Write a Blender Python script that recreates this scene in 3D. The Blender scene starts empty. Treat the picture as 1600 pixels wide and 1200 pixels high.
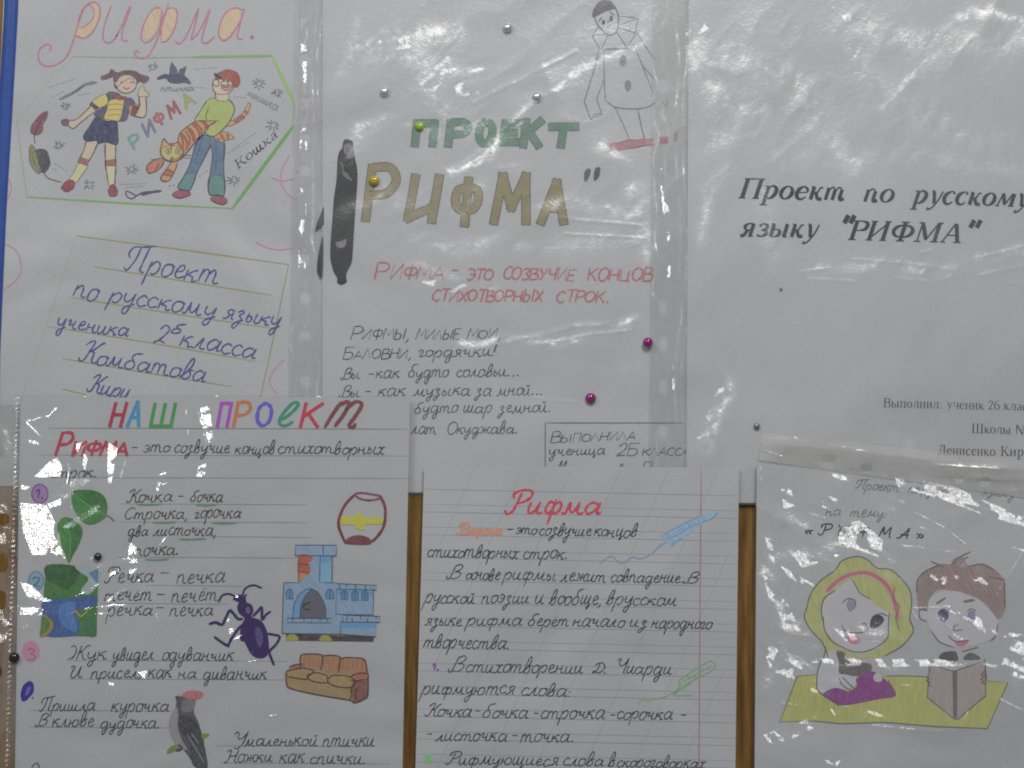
import bpy, math, random
import numpy as np
from mathutils import Vector
from mathutils.geometry import tessellate_polygon

rnd = random.Random(7)
C = bpy.context.scene.collection
sc = bpy.context.scene

# ------------------------------------------------------------------ camera, light, exposure
S = 0.000375                      # one photo pixel on the board, in metres (an A4 sheet is about 560 px wide)
CAM = Vector((0.0, -1.2, 0.0))
cd = bpy.data.cameras.new('camera'); cam = bpy.data.objects.new('camera', cd); C.objects.link(cam)
cam.location = CAM; cam.rotation_euler = (math.radians(90), 0, 0)
cd.sensor_width = 36; cd.lens = 36 * (1.2 - 0.004) / (1600 * S); cd.clip_start = 0.01; cd.clip_end = 50
sc.camera = cam
w = bpy.data.worlds.new('World'); sc.world = w; w.use_nodes = True
bg = w.node_tree.nodes['Background']; bg.inputs[0].default_value = (0.52, 0.54, 0.57, 1); bg.inputs[1].default_value = 0.22
def lamp(name, loc, target, sx, sy, power, col):
    l = bpy.data.lights.new(name, 'AREA'); l.shape = 'RECTANGLE'; l.size = sx; l.size_y = sy; l.energy = power; l.color = col
    o = bpy.data.objects.new(name, l); C.objects.link(o); o.location = loc
    o.rotation_euler = (Vector(target) - Vector(loc)).to_track_quat('-Z', 'Y').to_euler()
    return o
LAMP = Vector((0.22, -1.2, 0.95))
lamp('ceiling_lamp', LAMP, (0, 0, 0), 0.34, 0.24, 9.0, (1.0, 0.992, 0.985))
lamp('window_light', (-1.1, -1.5, 1.1), (-0.1, 0, 0.1), 0.5, 0.7, 7.0, (0.93, 0.97, 1.0))  # unseen soft fill, added from the upper left
sc.view_settings.view_transform = 'Standard'; sc.view_settings.look = 'None'
sc.view_settings.exposure = 0.16; sc.view_settings.gamma = 1.0
sc.cycles.transparent_max_bounces = 24
sc.cycles.max_bounces = 6
sc.cycles.filter_width = 1.9

# ------------------------------------------------------------------ helpers
def P(x, y, d):                   # photo pixel on the board, d = millimetres in front of the board
    return ((x - 800) * S, -d * 0.001, (600 - y) * S)
def lin(c):
    c /= 255.0
    return c / 12.92 if c <= 0.04045 else ((c + 0.055) / 1.055) ** 2.4
def rgb(r, g, b, white=140, k=0.62, dull=0.10):       # pigment colour from a colour seen next to paper of brightness `white`
    L = lin(white)
    c = [lin(v) / L * k - 0.012 for v in (r, g, b)]
    m = 0.3 * c[0] + 0.55 * c[1] + 0.15 * c[2]
    return tuple(min(0.8, max(0.006, (1 - dull) * v + dull * m)) for v in c)
PAPER = (0.735, 0.735, 0.735)
_m = {}
def nodes(name):
    m = bpy.data.materials.new(name); m.use_nodes = True
    nt = m.node_tree; nt.nodes.clear()
    return m, nt, nt.nodes.new('ShaderNodeOutputMaterial')
def N(nt, t, **kw):
    n = nt.nodes.new(t)
    for k, v in kw.items():
        if k.startswith('i_'):
            n.inputs[int(k[2:])].default_value = v
        else: setattr(n, k, v)
    return n
def ink(col, kind='pen'):
    """pen, marker, pencil, print: how evenly the pigment covers the paper"""
    key = (tuple(round(c, 3) for c in col), kind)
    if key in _m: return _m[key]
    m, nt, out = nodes('ink_' + kind)
    L = nt.links.new
    tc = N(nt, 'ShaderNodeTexCoord')
    sca, lo, hi, cover, rough = {'pen': (1100, .25, .62, .30, .5), 'marker': (420, .2, .8, .26, .45), 'pencil': (1500, .36, .62, .5, .6),
                        'wash': (260, .2, .85, .24, .55), 'print': (1800, .2, .5, .15, .45)}[kind]
    no = N(nt, 'ShaderNodeTexNoise'); no.inputs['Scale'].default_value = sca; no.inputs['Detail'].default_value = 3
    L(tc.outputs['Object'], no.inputs['Vector'])
    mr = N(nt, 'ShaderNodeMapRange'); mr.inputs['From Min'].default_value = lo; mr.inputs['From Max'].default_value = hi
    mr.inputs['To Min'].default_value = cover; mr.inputs['To Max'].default_value = 0.0
    L(no.outputs['Fac'], mr.inputs['Value'])
    mx = N(nt, 'ShaderNodeMix', data_type='RGBA')
    mx.inputs[6].default_value = (*col, 1); mx.inputs[7].default_value = (*[0.6 * p + 0.4 * c for p, c in zip(PAPER, col)], 1)
    L(mr.outputs[0], mx.inputs[0])
    b = N(nt, 'ShaderNodeBsdfPrincipled'); b.inputs['Roughness'].default_value = rough; b.inputs['Specular IOR Level'].default_value = .25
    L(mx.outputs[2], b.inputs['Base Color']); L(b.outputs[0], out.inputs[0])
    _m[key] = m; return m
def paper_mat(col=PAPER, rough=0.6, spec=0.3, name='paper'):
    m, nt, out = nodes(name); L = nt.links.new
    tc = N(nt, 'ShaderNodeTexCoord')
    n1 = N(nt, 'ShaderNodeTexNoise'); n1.inputs['Scale'].default_value = 9; n1.inputs['Detail'].default_value = 6
    n2 = N(nt, 'ShaderNodeTexNoise'); n2.inputs['Scale'].default_value = 900; n2.inputs['Detail'].default_value = 2
    L(tc.outputs['Object'], n1.inputs['Vector']); L(tc.outputs['Object'], n2.inputs['Vector'])
    mx = N(nt, 'ShaderNodeMix', data_type='RGBA'); mx.inputs[6].default_value = (*[c * .93 for c in col], 1); mx.inputs[7].default_value = (*[min(1, c * 1.05) for c in col], 1)
    L(n1.outputs['Fac'], mx.inputs[0])
    mx2 = N(nt, 'ShaderNodeMix', data_type='RGBA', blend_type='MULTIPLY'); mx2.inputs[0].default_value = 0.22
    L(mx.outputs[2], mx2.inputs[6]); L(n2.outputs['Fac'], mx2.inputs[7])
    bp = N(nt, 'ShaderNodeBump'); bp.inputs['Strength'].default_value = .12; bp.inputs['Distance'].default_value = .0004
    L(n2.outputs['Fac'], bp.inputs['Height'])
    n4 = N(nt, 'ShaderNodeTexNoise'); n4.inputs['Scale'].default_value = 7; n4.inputs['Detail'].default_value = 2; n4.inputs['Distortion'].default_value = .8
    L(tc.outputs['Object'], n4.inputs['Vector'])
    bp2 = N(nt, 'ShaderNodeBump'); bp2.inputs['Strength'].default_value = 1; bp2.inputs['Distance'].default_value = .011
    L(n4.outputs['Fac'], bp2.inputs['Height']); L(bp2.outputs[0], bp.inputs['Normal'])
    b = N(nt, 'ShaderNodeBsdfPrincipled'); b.inputs['Roughness'].default_value = rough; b.inputs['Specular IOR Level'].default_value = spec
    L(mx2.outputs[2], b.inputs['Base Color']); L(bp.outputs[0], b.inputs['Normal']); L(b.outputs[0], out.inputs[0])
    return m
def film_mat(milk=0.05, shine=1.6, rough=0.10, soft=0.35, tint=(0.97, 0.97, 0.97), bump=0.35, name='clear_film', stretch=(1, 1, 1)):
    m, nt, out = nodes(name); L = nt.links.new
    tc = N(nt, 'ShaderNodeTexCoord'); mp = N(nt, 'ShaderNodeMapping'); mp.inputs['Scale'].default_value = stretch
    L(tc.outputs['Object'], mp.inputs['Vector'])
    n1 = N(nt, 'ShaderNodeTexNoise'); n1.inputs['Scale'].default_value = 330; n1.inputs['Detail'].default_value = 4; n1.inputs['Distortion'].default_value = 1.2
    L(mp.outputs[0], n1.inputs['Vector'])
    bp = N(nt, 'ShaderNodeBump'); bp.inputs['Strength'].default_value = bump; bp.inputs['Distance'].default_value = .0006
    L(n1.outputs['Fac'], bp.inputs['Height'])
    n3 = N(nt, 'ShaderNodeTexNoise'); n3.inputs['Scale'].default_value = 14; n3.inputs['Detail'].default_value = 5
    L(tc.outputs['Object'], n3.inputs['Vector'])
    mr = N(nt, 'ShaderNodeMapRange'); mr.inputs['From Min'].default_value = .35; mr.inputs['From Max'].default_value = .7
    mr.inputs['To Min'].default_value = milk * .4; mr.inputs['To Max'].default_value = milk * 1.7
    L(n3.outputs['Fac'], mr.inputs['Value'])
    tr = N(nt, 'ShaderNodeBsdfTransparent'); tr.inputs[0].default_value = (*tint, 1)
    df = N(nt, 'ShaderNodeBsdfDiffuse'); df.inputs[0].default_value = (.86, .86, .85, 1)
    a = N(nt, 'ShaderNodeMixShader'); L(mr.outputs[0], a.inputs[0]); L(tr.outputs[0], a.inputs[1]); L(df.outputs[0], a.inputs[2])
    g1 = N(nt, 'ShaderNodeBsdfGlossy'); g1.inputs['Roughness'].default_value = rough; L(bp.outputs[0], g1.inputs['Normal'])
    g2 = N(nt, 'ShaderNodeBsdfGlossy'); g2.inputs['Roughness'].default_value = .42; L(bp.outputs[0], g2.inputs['Normal'])
    g = N(nt, 'ShaderNodeMixShader', i_0=soft); L(g1.outputs[0], g.inputs[1]); L(g2.outputs[0], g.inputs[2])
    fr = N(nt, 'ShaderNodeFresnel'); ge = N(nt, 'ShaderNodeNewGeometry')
    io = N(nt, 'ShaderNodeMapRange'); io.inputs['To Min'].default_value = 1.5; io.inputs['To Max'].default_value = 1 / 1.5
    L(ge.outputs['Backfacing'], io.inputs['Value']); L(io.outputs[0], fr.inputs['IOR'])
    mm = N(nt, 'ShaderNodeMath', operation='MULTIPLY'); mm.use_clamp = True; mm.inputs[1].default_value = shine; L(fr.outputs[0], mm.inputs[0])
    f = N(nt, 'ShaderNodeMixShader'); L(mm.outputs[0], f.inputs[0]); L(a.outputs[0], f.inputs[1]); L(g.outputs[0], f.inputs[2])
    L(f.outputs[0], out.inputs[0])
    return m
def plain(col, rough=.4, spec=.5, name='plastic', coat=0, metal=0):
    m, nt, out = nodes(name)
    tc = N(nt, 'ShaderNodeTexCoord'); no = N(nt, 'ShaderNodeTexNoise'); no.inputs['Scale'].default_value = 300
    nt.links.new(tc.outputs['Object'], no.inputs['Vector'])
    mx = N(nt, 'ShaderNodeMix', data_type='RGBA'); mx.inputs[6].default_value = (*[c * .8 for c in col], 1); mx.inputs[7].default_value = (*[min(1, c * 1.15) for c in col], 1)
    nt.links.new(no.outputs['Fac'], mx.inputs[0])
    b = N(nt, 'ShaderNodeBsdfPrincipled'); b.inputs['Roughness'].default_value = rough; b.inputs['Specular IOR Level'].default_value = spec
    b.inputs['Coat Weight'].default_value = coat; b.inputs['Coat Roughness'].default_value = .05; b.inputs['Metallic'].default_value = metal
    nt.links.new(mx.outputs[2], b.inputs['Base Color']); nt.links.new(b.outputs[0], out.inputs[0])
    return m
def mesh_obj(name, verts, faces, mat, parent=None, smooth=False):
    me = bpy.data.meshes.new(name)
    me.from_pydata(verts, [], faces); me.update()
    if smooth: me.polygons.foreach_set('use_smooth', [True] * len(me.polygons))
    me.materials.append(mat)
    o = bpy.data.objects.new(name, me); C.objects.link(o)
    if parent: o.parent = parent
    return o
def thing(name, label, cat, group=None):
    o = bpy.data.objects.new(name, None); C.objects.link(o); o.empty_display_size = .02
    o['label'] = label; o['category'] = cat
    if group: o['group'] = group
    return o
def tag(o, label, cat, group=None):
    o['label'] = label; o['category'] = cat
    if group: o['group'] = group
    return o

def crom(pts, n=4):
    """Catmull-Rom through 2- or 3-tuples"""
    if len(pts) < 3: return list(pts)
    closed = all(abs(a - b) < 1e-6 for a, b in zip(pts[0][:2], pts[-1][:2]))
    q = [np.array(p, float) for p in pts]
    out = []
    for i in range(len(q) - 1):
        p1, p2 = q[i], q[i + 1]
        p0 = q[i - 1] if i > 0 else (q[-2] if closed else 2 * p1 - p2)
        p3 = q[i + 2] if i + 2 < len(q) else (q[1] if closed else 2 * p2 - p1)
        for k in range(n):
            t = k / n
            out.append(tuple(0.5 * (2 * p1 + (p2 - p0) * t + (2 * p0 - 5 * p1 + 4 * p2 - p3) * t * t + (3 * p1 - p0 - 3 * p2 + p3) * t ** 3)))
    out.append(tuple(q[-1]))
    return out
def pts_of(s):
    return [tuple(float(v) for v in p.split(',')) for p in s.split()]

PLAIN = {'skin', 'face', 'hand', 'ear', 'blouse', 'arch_opening', 'small_window', 'sock', 'neck', 'cheek', 'number_disc'}
CUTOUTS = {'green_leaf', 'river_picture', 'drawn_barrel', 'drawn_stove', 'beetle_picture', 'sofa_picture', 'bird_picture', 'black_cutout', 'scuffed_patch'}
SOLO = {'shoe_strap', 'frame_line', 'petal_line', 'ruled_line', 'slant_line', 'underline', 'box_line', 'number_ring', 'shirt_stripe', 'fur_stripe', 'beetle_leg', 'barrel_outline', 'curled_letter', 'heading_letter', 'cushion_fold'}
class Sheet:
    """collects flat marks lying on a sheet at depth d (mm)"""
    def __init__(s, root, d, white, dull=.10):
        s.dull, s.auto = dull, None
        s.root, s.d, s.white, s.k, s.b = root, d, white, 0, {}
        s._g = None; s.order = []; s.uid = 0; s.hold = None
    @property
    def group(s): return s._g
    @group.setter
    def group(s, g):                 # each drawing starts just above the ruling; glued-on pictures a little higher
        s._g = g
        s.k = 0 if g and g[0] in ('page_ruling', 'text_frame') else 240 if g and g[0] in CUTOUTS else 75
    def lift(s):
        s.k += 1
        return s.d + 0.02 + 0.0012 * s.k
    def bucket(s, name, mat, uid=0):
        key = (s.group, name, mat.name, uid)
        if key not in s.b: s.b[key] = ([], [], mat, s.root); s.order.append(key)
        return s.b[key]
    def fill(s, name, col, pts, smooth=True, T=None, kind='wash', raw=False):
        if isinstance(pts, str): pts = pts_of(pts)
        if T: pts = [T(*p) for p in pts]
        if smooth: pts = crom(list(pts) + [pts[0]], 4)[:-1]
        if name in PLAIN: kind = 'print'
        d = s.lift(); mat = ink(col if raw else rgb(*col, s.white, dull=s.dull), kind)
        s.uid += 1
        V, F, _, _ = s.bucket(name, mat, s.hold or s.uid)
        base = len(V)
        V.extend(P(x, y, d) for x, y in pts)
        for t in tessellate_polygon([[Vector((x, y, 0)) for x, y in pts]]):
            F.append(tuple(base + i for i in t))
        if kind in ('wash', 'pencil') and name not in PLAIN: s.hatch(col, pts, kind)
        if s.auto: s.line('outline', s.auto, list(pts) + [pts[0]], 1.0, False, kind='pencil')
    def hatch(s, col, pts, kind):
        """uneven strokes of the pencil or brush over a coloured patch"""
        a = np.array(pts, float); w_, h_ = np.ptp(a, axis=0)
        if min(w_, h_) < 9: return
        ang = math.radians(rnd.choice((55, 62, 48, 70)) if kind == 'pencil' else rnd.choice((50, 75, 100)))
        ca, sa = math.cos(ang), math.sin(ang)
        r = np.stack([a[:, 0] * ca + a[:, 1] * sa, -a[:, 0] * sa + a[:, 1] * ca], -1)
        amp = .13 if kind == 'pencil' else .075
        tones = [tuple(min(250, c * f) for c in col) for f in (1 - amp, 1 - amp * .5, 1 + amp * .8)]
        t = r[:, 1].min() + 1
        n = len(r)
        while t < r[:, 1].max() - 1:
            xs = []
            for i in range(n):
                p, q = r[i], r[(i + 1) % n]
                if (p[1] > t) != (q[1] > t): xs.append(p[0] + (q[0] - p[0]) * (t - p[1]) / (q[1] - p[1]))
            xs.sort()
            for x0, x1 in zip(xs[::2], xs[1::2]):
                x = x0 + rnd.uniform(0, 3)
                while x < x1 - 4:
                    e = min(x1 - 1, x + rnd.uniform(8, 26))
                    if rnd.random() < .62:
                        q = [(u * ca - v * sa, u * sa + v * ca) for u, v in ((x, t), ((x + e) / 2, t + rnd.uniform(-.5, .5)), (e, t + rnd.uniform(-.6, .6)))]
                        s.k -= .86
                        s.line('pencil_shading', rnd.choice(tones), q, rnd.uniform(.8, 1.7), False, kind='pencil')
                    x = e + rnd.uniform(1, 6)
            t += rnd.uniform(1.3, 2.6)
        s.k += 1
    def line(s, name, col, pts, wd=2.0, smooth=True, T=None, kind='pen', taper=True, wob=0.12):
        if isinstance(pts, str): pts = pts_of(pts)
        if T: pts = [T(p[0], p[1]) + tuple(p[2:]) for p in pts]
        if smooth: pts = crom(pts, 4)
        s.ribbon(name, col, pts, wd, kind, taper, wob)
    def ribbon(s, name, col, pts, wd, kind, taper=True, wob=.12):
        d = s.lift(); mat = ink(rgb(*col, s.white, dull=s.dull), kind)
        if not s.hold and name in SOLO: s.uid += 1; u = s.uid
        else: u = s.hold or 0
        V, F, _, _ = s.bucket(name, mat, u)
        if len(pts) == 2 and taper:
            p, q = pts; pts = [p] + [tuple(u + (v - u) * t for u, v in zip(p, q)) for t in (.12, .5, .88)] + [q]
        n = len(pts)
        if n < 2: return
        a = np.array([p[:2] for p in pts], float)
        t = np.gradient(a, axis=0); ln = np.hypot(t[:, 0], t[:, 1]); ln[ln == 0] = 1; t /= ln[:, None]
        base = len(V)
        for i in range(n):
            ww = (pts[i][2] if len(pts[i]) > 2 else wd) * (1 + rnd.uniform(-wob, wob)) / 2
            if taper and (i == 0 or i == n - 1): ww *= .55
            nx, ny = -t[i, 1] * ww, t[i, 0] * ww
            x, y = a[i]
            if taper and i == 0: x -= t[i, 0] * ww * .6; y -= t[i, 1] * ww * .6
            if taper and i == n - 1: x += t[i, 0] * ww * .6; y += t[i, 1] * ww * .6
            dd = d + i * 0.00012
            V.append(P(x + nx, y + ny, dd)); V.append(P(x - nx, y - ny, dd))
        for i in range(n - 1):
            j = base + 2 * i
            F.append((j, j + 1, j + 3, j + 2))
    def flush(s):
        groups = {}
        for key in s.order:
            g, name = key[:2]
            V, F, mat, root = s.b[key]
            par = root
            if g:
                if g not in groups:
                    e = bpy.data.objects.new(g[0], None); C.objects.link(e); e.parent = root; e.empty_display_size = .01
                    if g[1]: e['label'] = g[1]
                    groups[g] = e
                par = groups[g]
            o = mesh_obj(name, V, F, mat, par)
            if name == 'pencil_shading': o['kind'] = 'stuff'
        s.b, s.order = {}, []

def Z(ox, oy, sc_):
    return lambda x, y: (ox + x / sc_, oy + y / sc_)

# ------------------------------------------------------------------ lettering: strokes of a pen
# cursive lower case: x-height 10, baseline 0
CUR = {
'а': (12, "8,8 5,10 2,8 1,4 3,0 6,1 9,6 9,10;9,10 9,2 10,0 12,1"),
'б': (11, "8,7 5,9 2,7 1,4 2,1 5,0 8,2 8,6 5,10 4,13 6,16 11,17"),
'в': (10, "0,1 3,4 6,12 5,18 3,17 2,10 2,3 3,0 6,0 8,3 6,7 4,8 9,8"),
'г': (8, "0,7 2,10 5,9 4,5 2,1 4,0 8,2"),
'д': (12, "8,8 5,10 2,8 1,4 3,0 6,1 9,6 9,10;9,10 9,-5 7,-9 5,-7 6,-3 12,1"),
'е': (9, "1,4 6,6 6,9 4,10 2,7 2,2 5,0 9,2"),
'ж': (15, "0,9 2,10 4,6 3,1 0,1;7,10 7,0;14,9 12,10 10,6 12,0 15,1;3,5 11,5"),
'з': (9, "1,8 4,10 6,8 3,5 6,2 5,-4 3,-8 1,-6 3,-2 8,1"),
'и': (11, "1,10 1,3 3,0 6,3 7,10;7,10 7,2 9,0 11,1"),
'й': (11, "1,10 1,3 3,0 6,3 7,10;7,10 7,2 9,0 11,1;3,14 5,12.5 7,14"),
'к': (10, "1,10 1,0;8,10 5,9 2,5;2,5 6,4 7,0 10,1"),
'л': (10, "0,1 2,0 4,5 6,10;6,10 6,2 8,0 10,1"),
'м': (14, "0,1 2,0 3,4 4,10;4,10 5,3 7,1;7,1 9,5 10,10;10,10 10,2 12,0 14,1"),
'н': (11, "1,10 1,0;1,5 7,6;7,10 7,2 9,0 11,1"),
'о': (9, "6,10 2,9 1,5 2,1 5,0 8,3 8,7 6,10 9,8"),
'п': (11, "1,10 1,0;1,6 4,10 6,9 7,5 7,2 9,0 11,1"),
'р': (10, "1,10 1,-9;1,5 4,10 7,9 8,5 7,1 5,0 3,1"),
'с': (8, "7,8 4,10 1,7 1,3 4,0 8,2"),
'т': (15, "1,10 1,0;1,6 3,10 5,9 6,6 6,0;6,6 8,10 10,9 11,5 11,2 13,0 15,1"),
'у': (10, "1,10 1,5 3,2 6,4 8,10;8,10 7,-5 5,-9 3,-7 4,-3 10,1"),
'ф': (13, "6,8 3,10 1,5 3,0 6,3;6,12 6,-9;6,7 9,10 11,5 9,0 6,2"),
'х': (9, "0,9 3,10 4,5 2,0 0,1;8,9 6,10 4,5 6,0 9,1"),
'ц': (11, "1,10 1,3 3,0 6,3 7,10;7,10 7,2 9,-2 8,-5 7,-3 11,1"),
'ч': (11, "0,8 2,10 3,8 2,5 4,4 7,6;7,10 7,2 9,0 11,1"),
'ш': (15, "1,10 1,3 3,0 5,3 6,10;6,10 6,3 8,0 10,3 11,10;11,10 11,2 13,0 15,1"),
'щ': (15, "1,10 1,3 3,0 5,3 6,10;6,10 6,3 8,0 10,3 11,10;11,10 11,2 13,-2 12,-5 11,-3 15,1"),
'ы': (12, "1,10 1,2 3,0 5,2 4,6 1,6;8,10 8,2 10,0 12,1"),
'ь': (7, "1,10 1,2 3,0 5,2 5,5 3,6 1,5"),
'э': (9, "1,8 4,10 7,7 7,3 4,0 1,2;3,5 7,5"),
'ю': (13, "1,10 1,0;1,5 5,5;8,10 5,8 5,2 8,0 11,2 11,8 8,10"),
'я': (10, "7,10 7,2 9,0;7,9 4,10 2,8 4,5 7,5;5,5 3,1 0,0"),
'ё': (9, "1,4 6,6 6,9 4,10 2,7 2,2 5,0 9,2;3,13 3,13.6;6,13 6,13.6"),
'П': (16, "2,9 0,12 2,17 8,18 17,20;7,18 6,8 3,0 0,2;13,19 12,6 12,1 15,0"),
'Р': (13, "6,18 5,8 4,2 1,0 -1,3;2,13 1,17 6,20 12,19 13,14 9,10 5,9"),
'К': (14, "0,15 3,19 6,19 5,10 4,2 1,0 -1,3;14,19 12,18 8,12 5,10;5,10 9,9 10,2 13,0 15,2"),
'В': (13, "5,19 4,8 3,0 0,0 0,4;5,17 9,20 12,17 10,12 6,10;6,10 12,9 12,3 8,0 4,1"),
'Ч': (14, "0,16 2,19 4,18 3,13 6,10 10,12 13,20;13,20 12,6 12,1 14,0"),
'Д': (16, "6,18 6,8 3,1 0,1 2,4 8,0 14,4 15,12 10,19 3,18 0,14"),
'Ж': (17, "0,17 3,19 6,12 4,3 0,1;10,19 9,10 8,0;18,19 15,18 12,12 9,10 12,9 14,2 17,0"),
'И': (16, "0,16 2,19 4,17 2,6 4,0 8,3 12,18;12,18 11,4 13,0 16,2"),
'У': (13, "0,16 2,19 4,16 4,11 8,10 12,18;12,19 10,4 6,-3 3,-1"),
'Н': (15, "0,16 3,19 5,17 4,6 2,0 -1,2;4,9 12,11;14,19 12,8 12,2 15,0"),
'О': (14, "7,20 2,16 1,8 4,1 8,0 13,6 13,14 9,19 6,19"),
'С': (13, "12,16 9,19 4,17 1,9 3,2 7,0 12,4"),
'М': (17, "0,1 3,2 5,10 7,19 9,6 15,19 15,6 17,0"),
'А': (14, "0,1 3,1 8,10 12,19 11,8 12,0;4,7 13,7"),
'Ф': (15, "7,19 7,0;7,16 2,15 1,11 4,8 7,9;7,16 12,15 13,11 10,8 7,9"),
'Б': (13, "12,19 4,18 3,8 1,0;3,10 9,11 11,5 8,0 2,1"),
'1': (7, "0,10 4,15 4,0"), '2': (10, "1,11 4,15 8,12 6,6 2,1 0,0 4,2 9,0"), '3': (9, "1,13 5,15 7,11 4,8 8,5 6,0 1,1"),
'.': (6, "2,0 2.5,1 3,.2"), ',': (6, "3,1 3,-1 1.5,-4"), '-': (12, "2,5 9,5"), '!': (6, "3,17 2,5;1.5,1 1.6,.3"),
':': (6, "2,7 2.2,6.4;2,1.2 2.2,.5"), ' ': (7, ""), '«': (10, "5,9 1,6 4,2;9,9 5,6 8,2"), '»': (10, "1,9 5,6 2,2;5,9 9,6 6,2"), "'": (4, "2,16 1,12"),
}
# printed capitals by hand: height 20;  '/' = straight
BLK = {
'А': (13, "/0,0 6,20 12,0;/2.5,7 10,7"), 'Б': (12, "/11,20 1,20 1,0;1,11 8,11 11,6 8,0 1,0"),
'В': (12, "/1,0 1,20;1,20 8,20 9,15 6,11 1,11;6,11 11,9 11,2 7,0 1,0"), 'Г': (10, "/1,0 1,20 9,20"),
'Д': (13, "/0,-3 0,0 12,0 12,-3;/2,0 5,20 10,20 10,0"), 'Е': (11, "/10,20 1,20 1,0 10,0;/1,10 8,10"),
'Ж': (17, "/8,0 8,20;/1,20 8,10 1,0;/15,20 8,10 15,0"), 'З': (10, "1,17 5,20 9,16 5,11 9,6 6,0 1,2"),
'И': (13, "/1,20 1,0 11,20 11,0"), 'Й': (13, "/1,20 1,0 11,20 11,0;3,24 6,22 9,24"), 'К': (12, "/1,0 1,20;/11,20 1.5,9;/4,11 11,0"),
'Л': (12, "/0,0 5,20 11,0"), 'М': (15, "/0,0 2,20 7,6 12,20 14,0"), 'Н': (13, "/1,0 1,20;/11,0 11,20;/1,10 11,10"),
'О': (13, "6,20 1,15 1,5 6,0 11,5 11,15 6,20"), 'П': (12, "/1,0 1,20 10,20 10,0"), 'Р': (12, "/1,0 1,20;1,20 8,20 11,15 8,10 1,9"),
'С': (11, "10,17 6,20 1,14 1,5 6,0 10,3"), 'Т': (12, "/0,20 12,20;/6,20 6,0"), 'У': (12, "/1,20 6,9;/11,20 4,0 1,0"),
'Ф': (15, "/7,21 7,-1;7,17 2,16 1,10 4,6 7,7;7,17 12,16 13,10 10,6 7,7"), 'Х': (12, "/1,20 11,0;/11,20 1,0"),
'Ц': (14, "/1,20 1,0 12,0 12,-4;/10,20 10,0"), 'Ч': (12, "1,20 1,12 5,9 10,11;/10,20 10,0"), 'Ш': (16, "/1,20 1,0 14,0 14,20;/7.5,20 7.5,0"),
'Ы': (16, "1,20 1,0;1,11 7,10 9,5 6,0 1,0;/13,20 13,0"), 'Ь': (11, "/1,20 1,0;1,11 7,10 9,5 6,0 1,0"), 'Э': (11, "1,17 5,20 10,14 10,5 5,0 1,3;/4,10 10,10"),
'Ю': (17, "/1,20 1,0;/1,10 6,10;11,20 6,15 6,5 11,0 15,5 15,15 11,20"), 'Я': (12, "/10,0 10,20;10,20 4,20 1,15 4,10 10,10;/5,10 0,0"),
'2': (11, "1,15 5,20 9,16 7,8 1,1;/1,0 10,1"), '.': (6, "2,.5 2.8,.8 2.3,0"), ',': (6, "3,1 3,-1 1,-5"), '-': (11, "/1,9 9,9"), '!': (6, "/3,20 2,5;/1.5,1 1.6,.3"), ' ': (8, ""),
}
BLK_LOW = dict((k.lower(), (v[0] * .8, v[1], .78)) for k, v in BLK.items() if k.isalpha())
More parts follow.
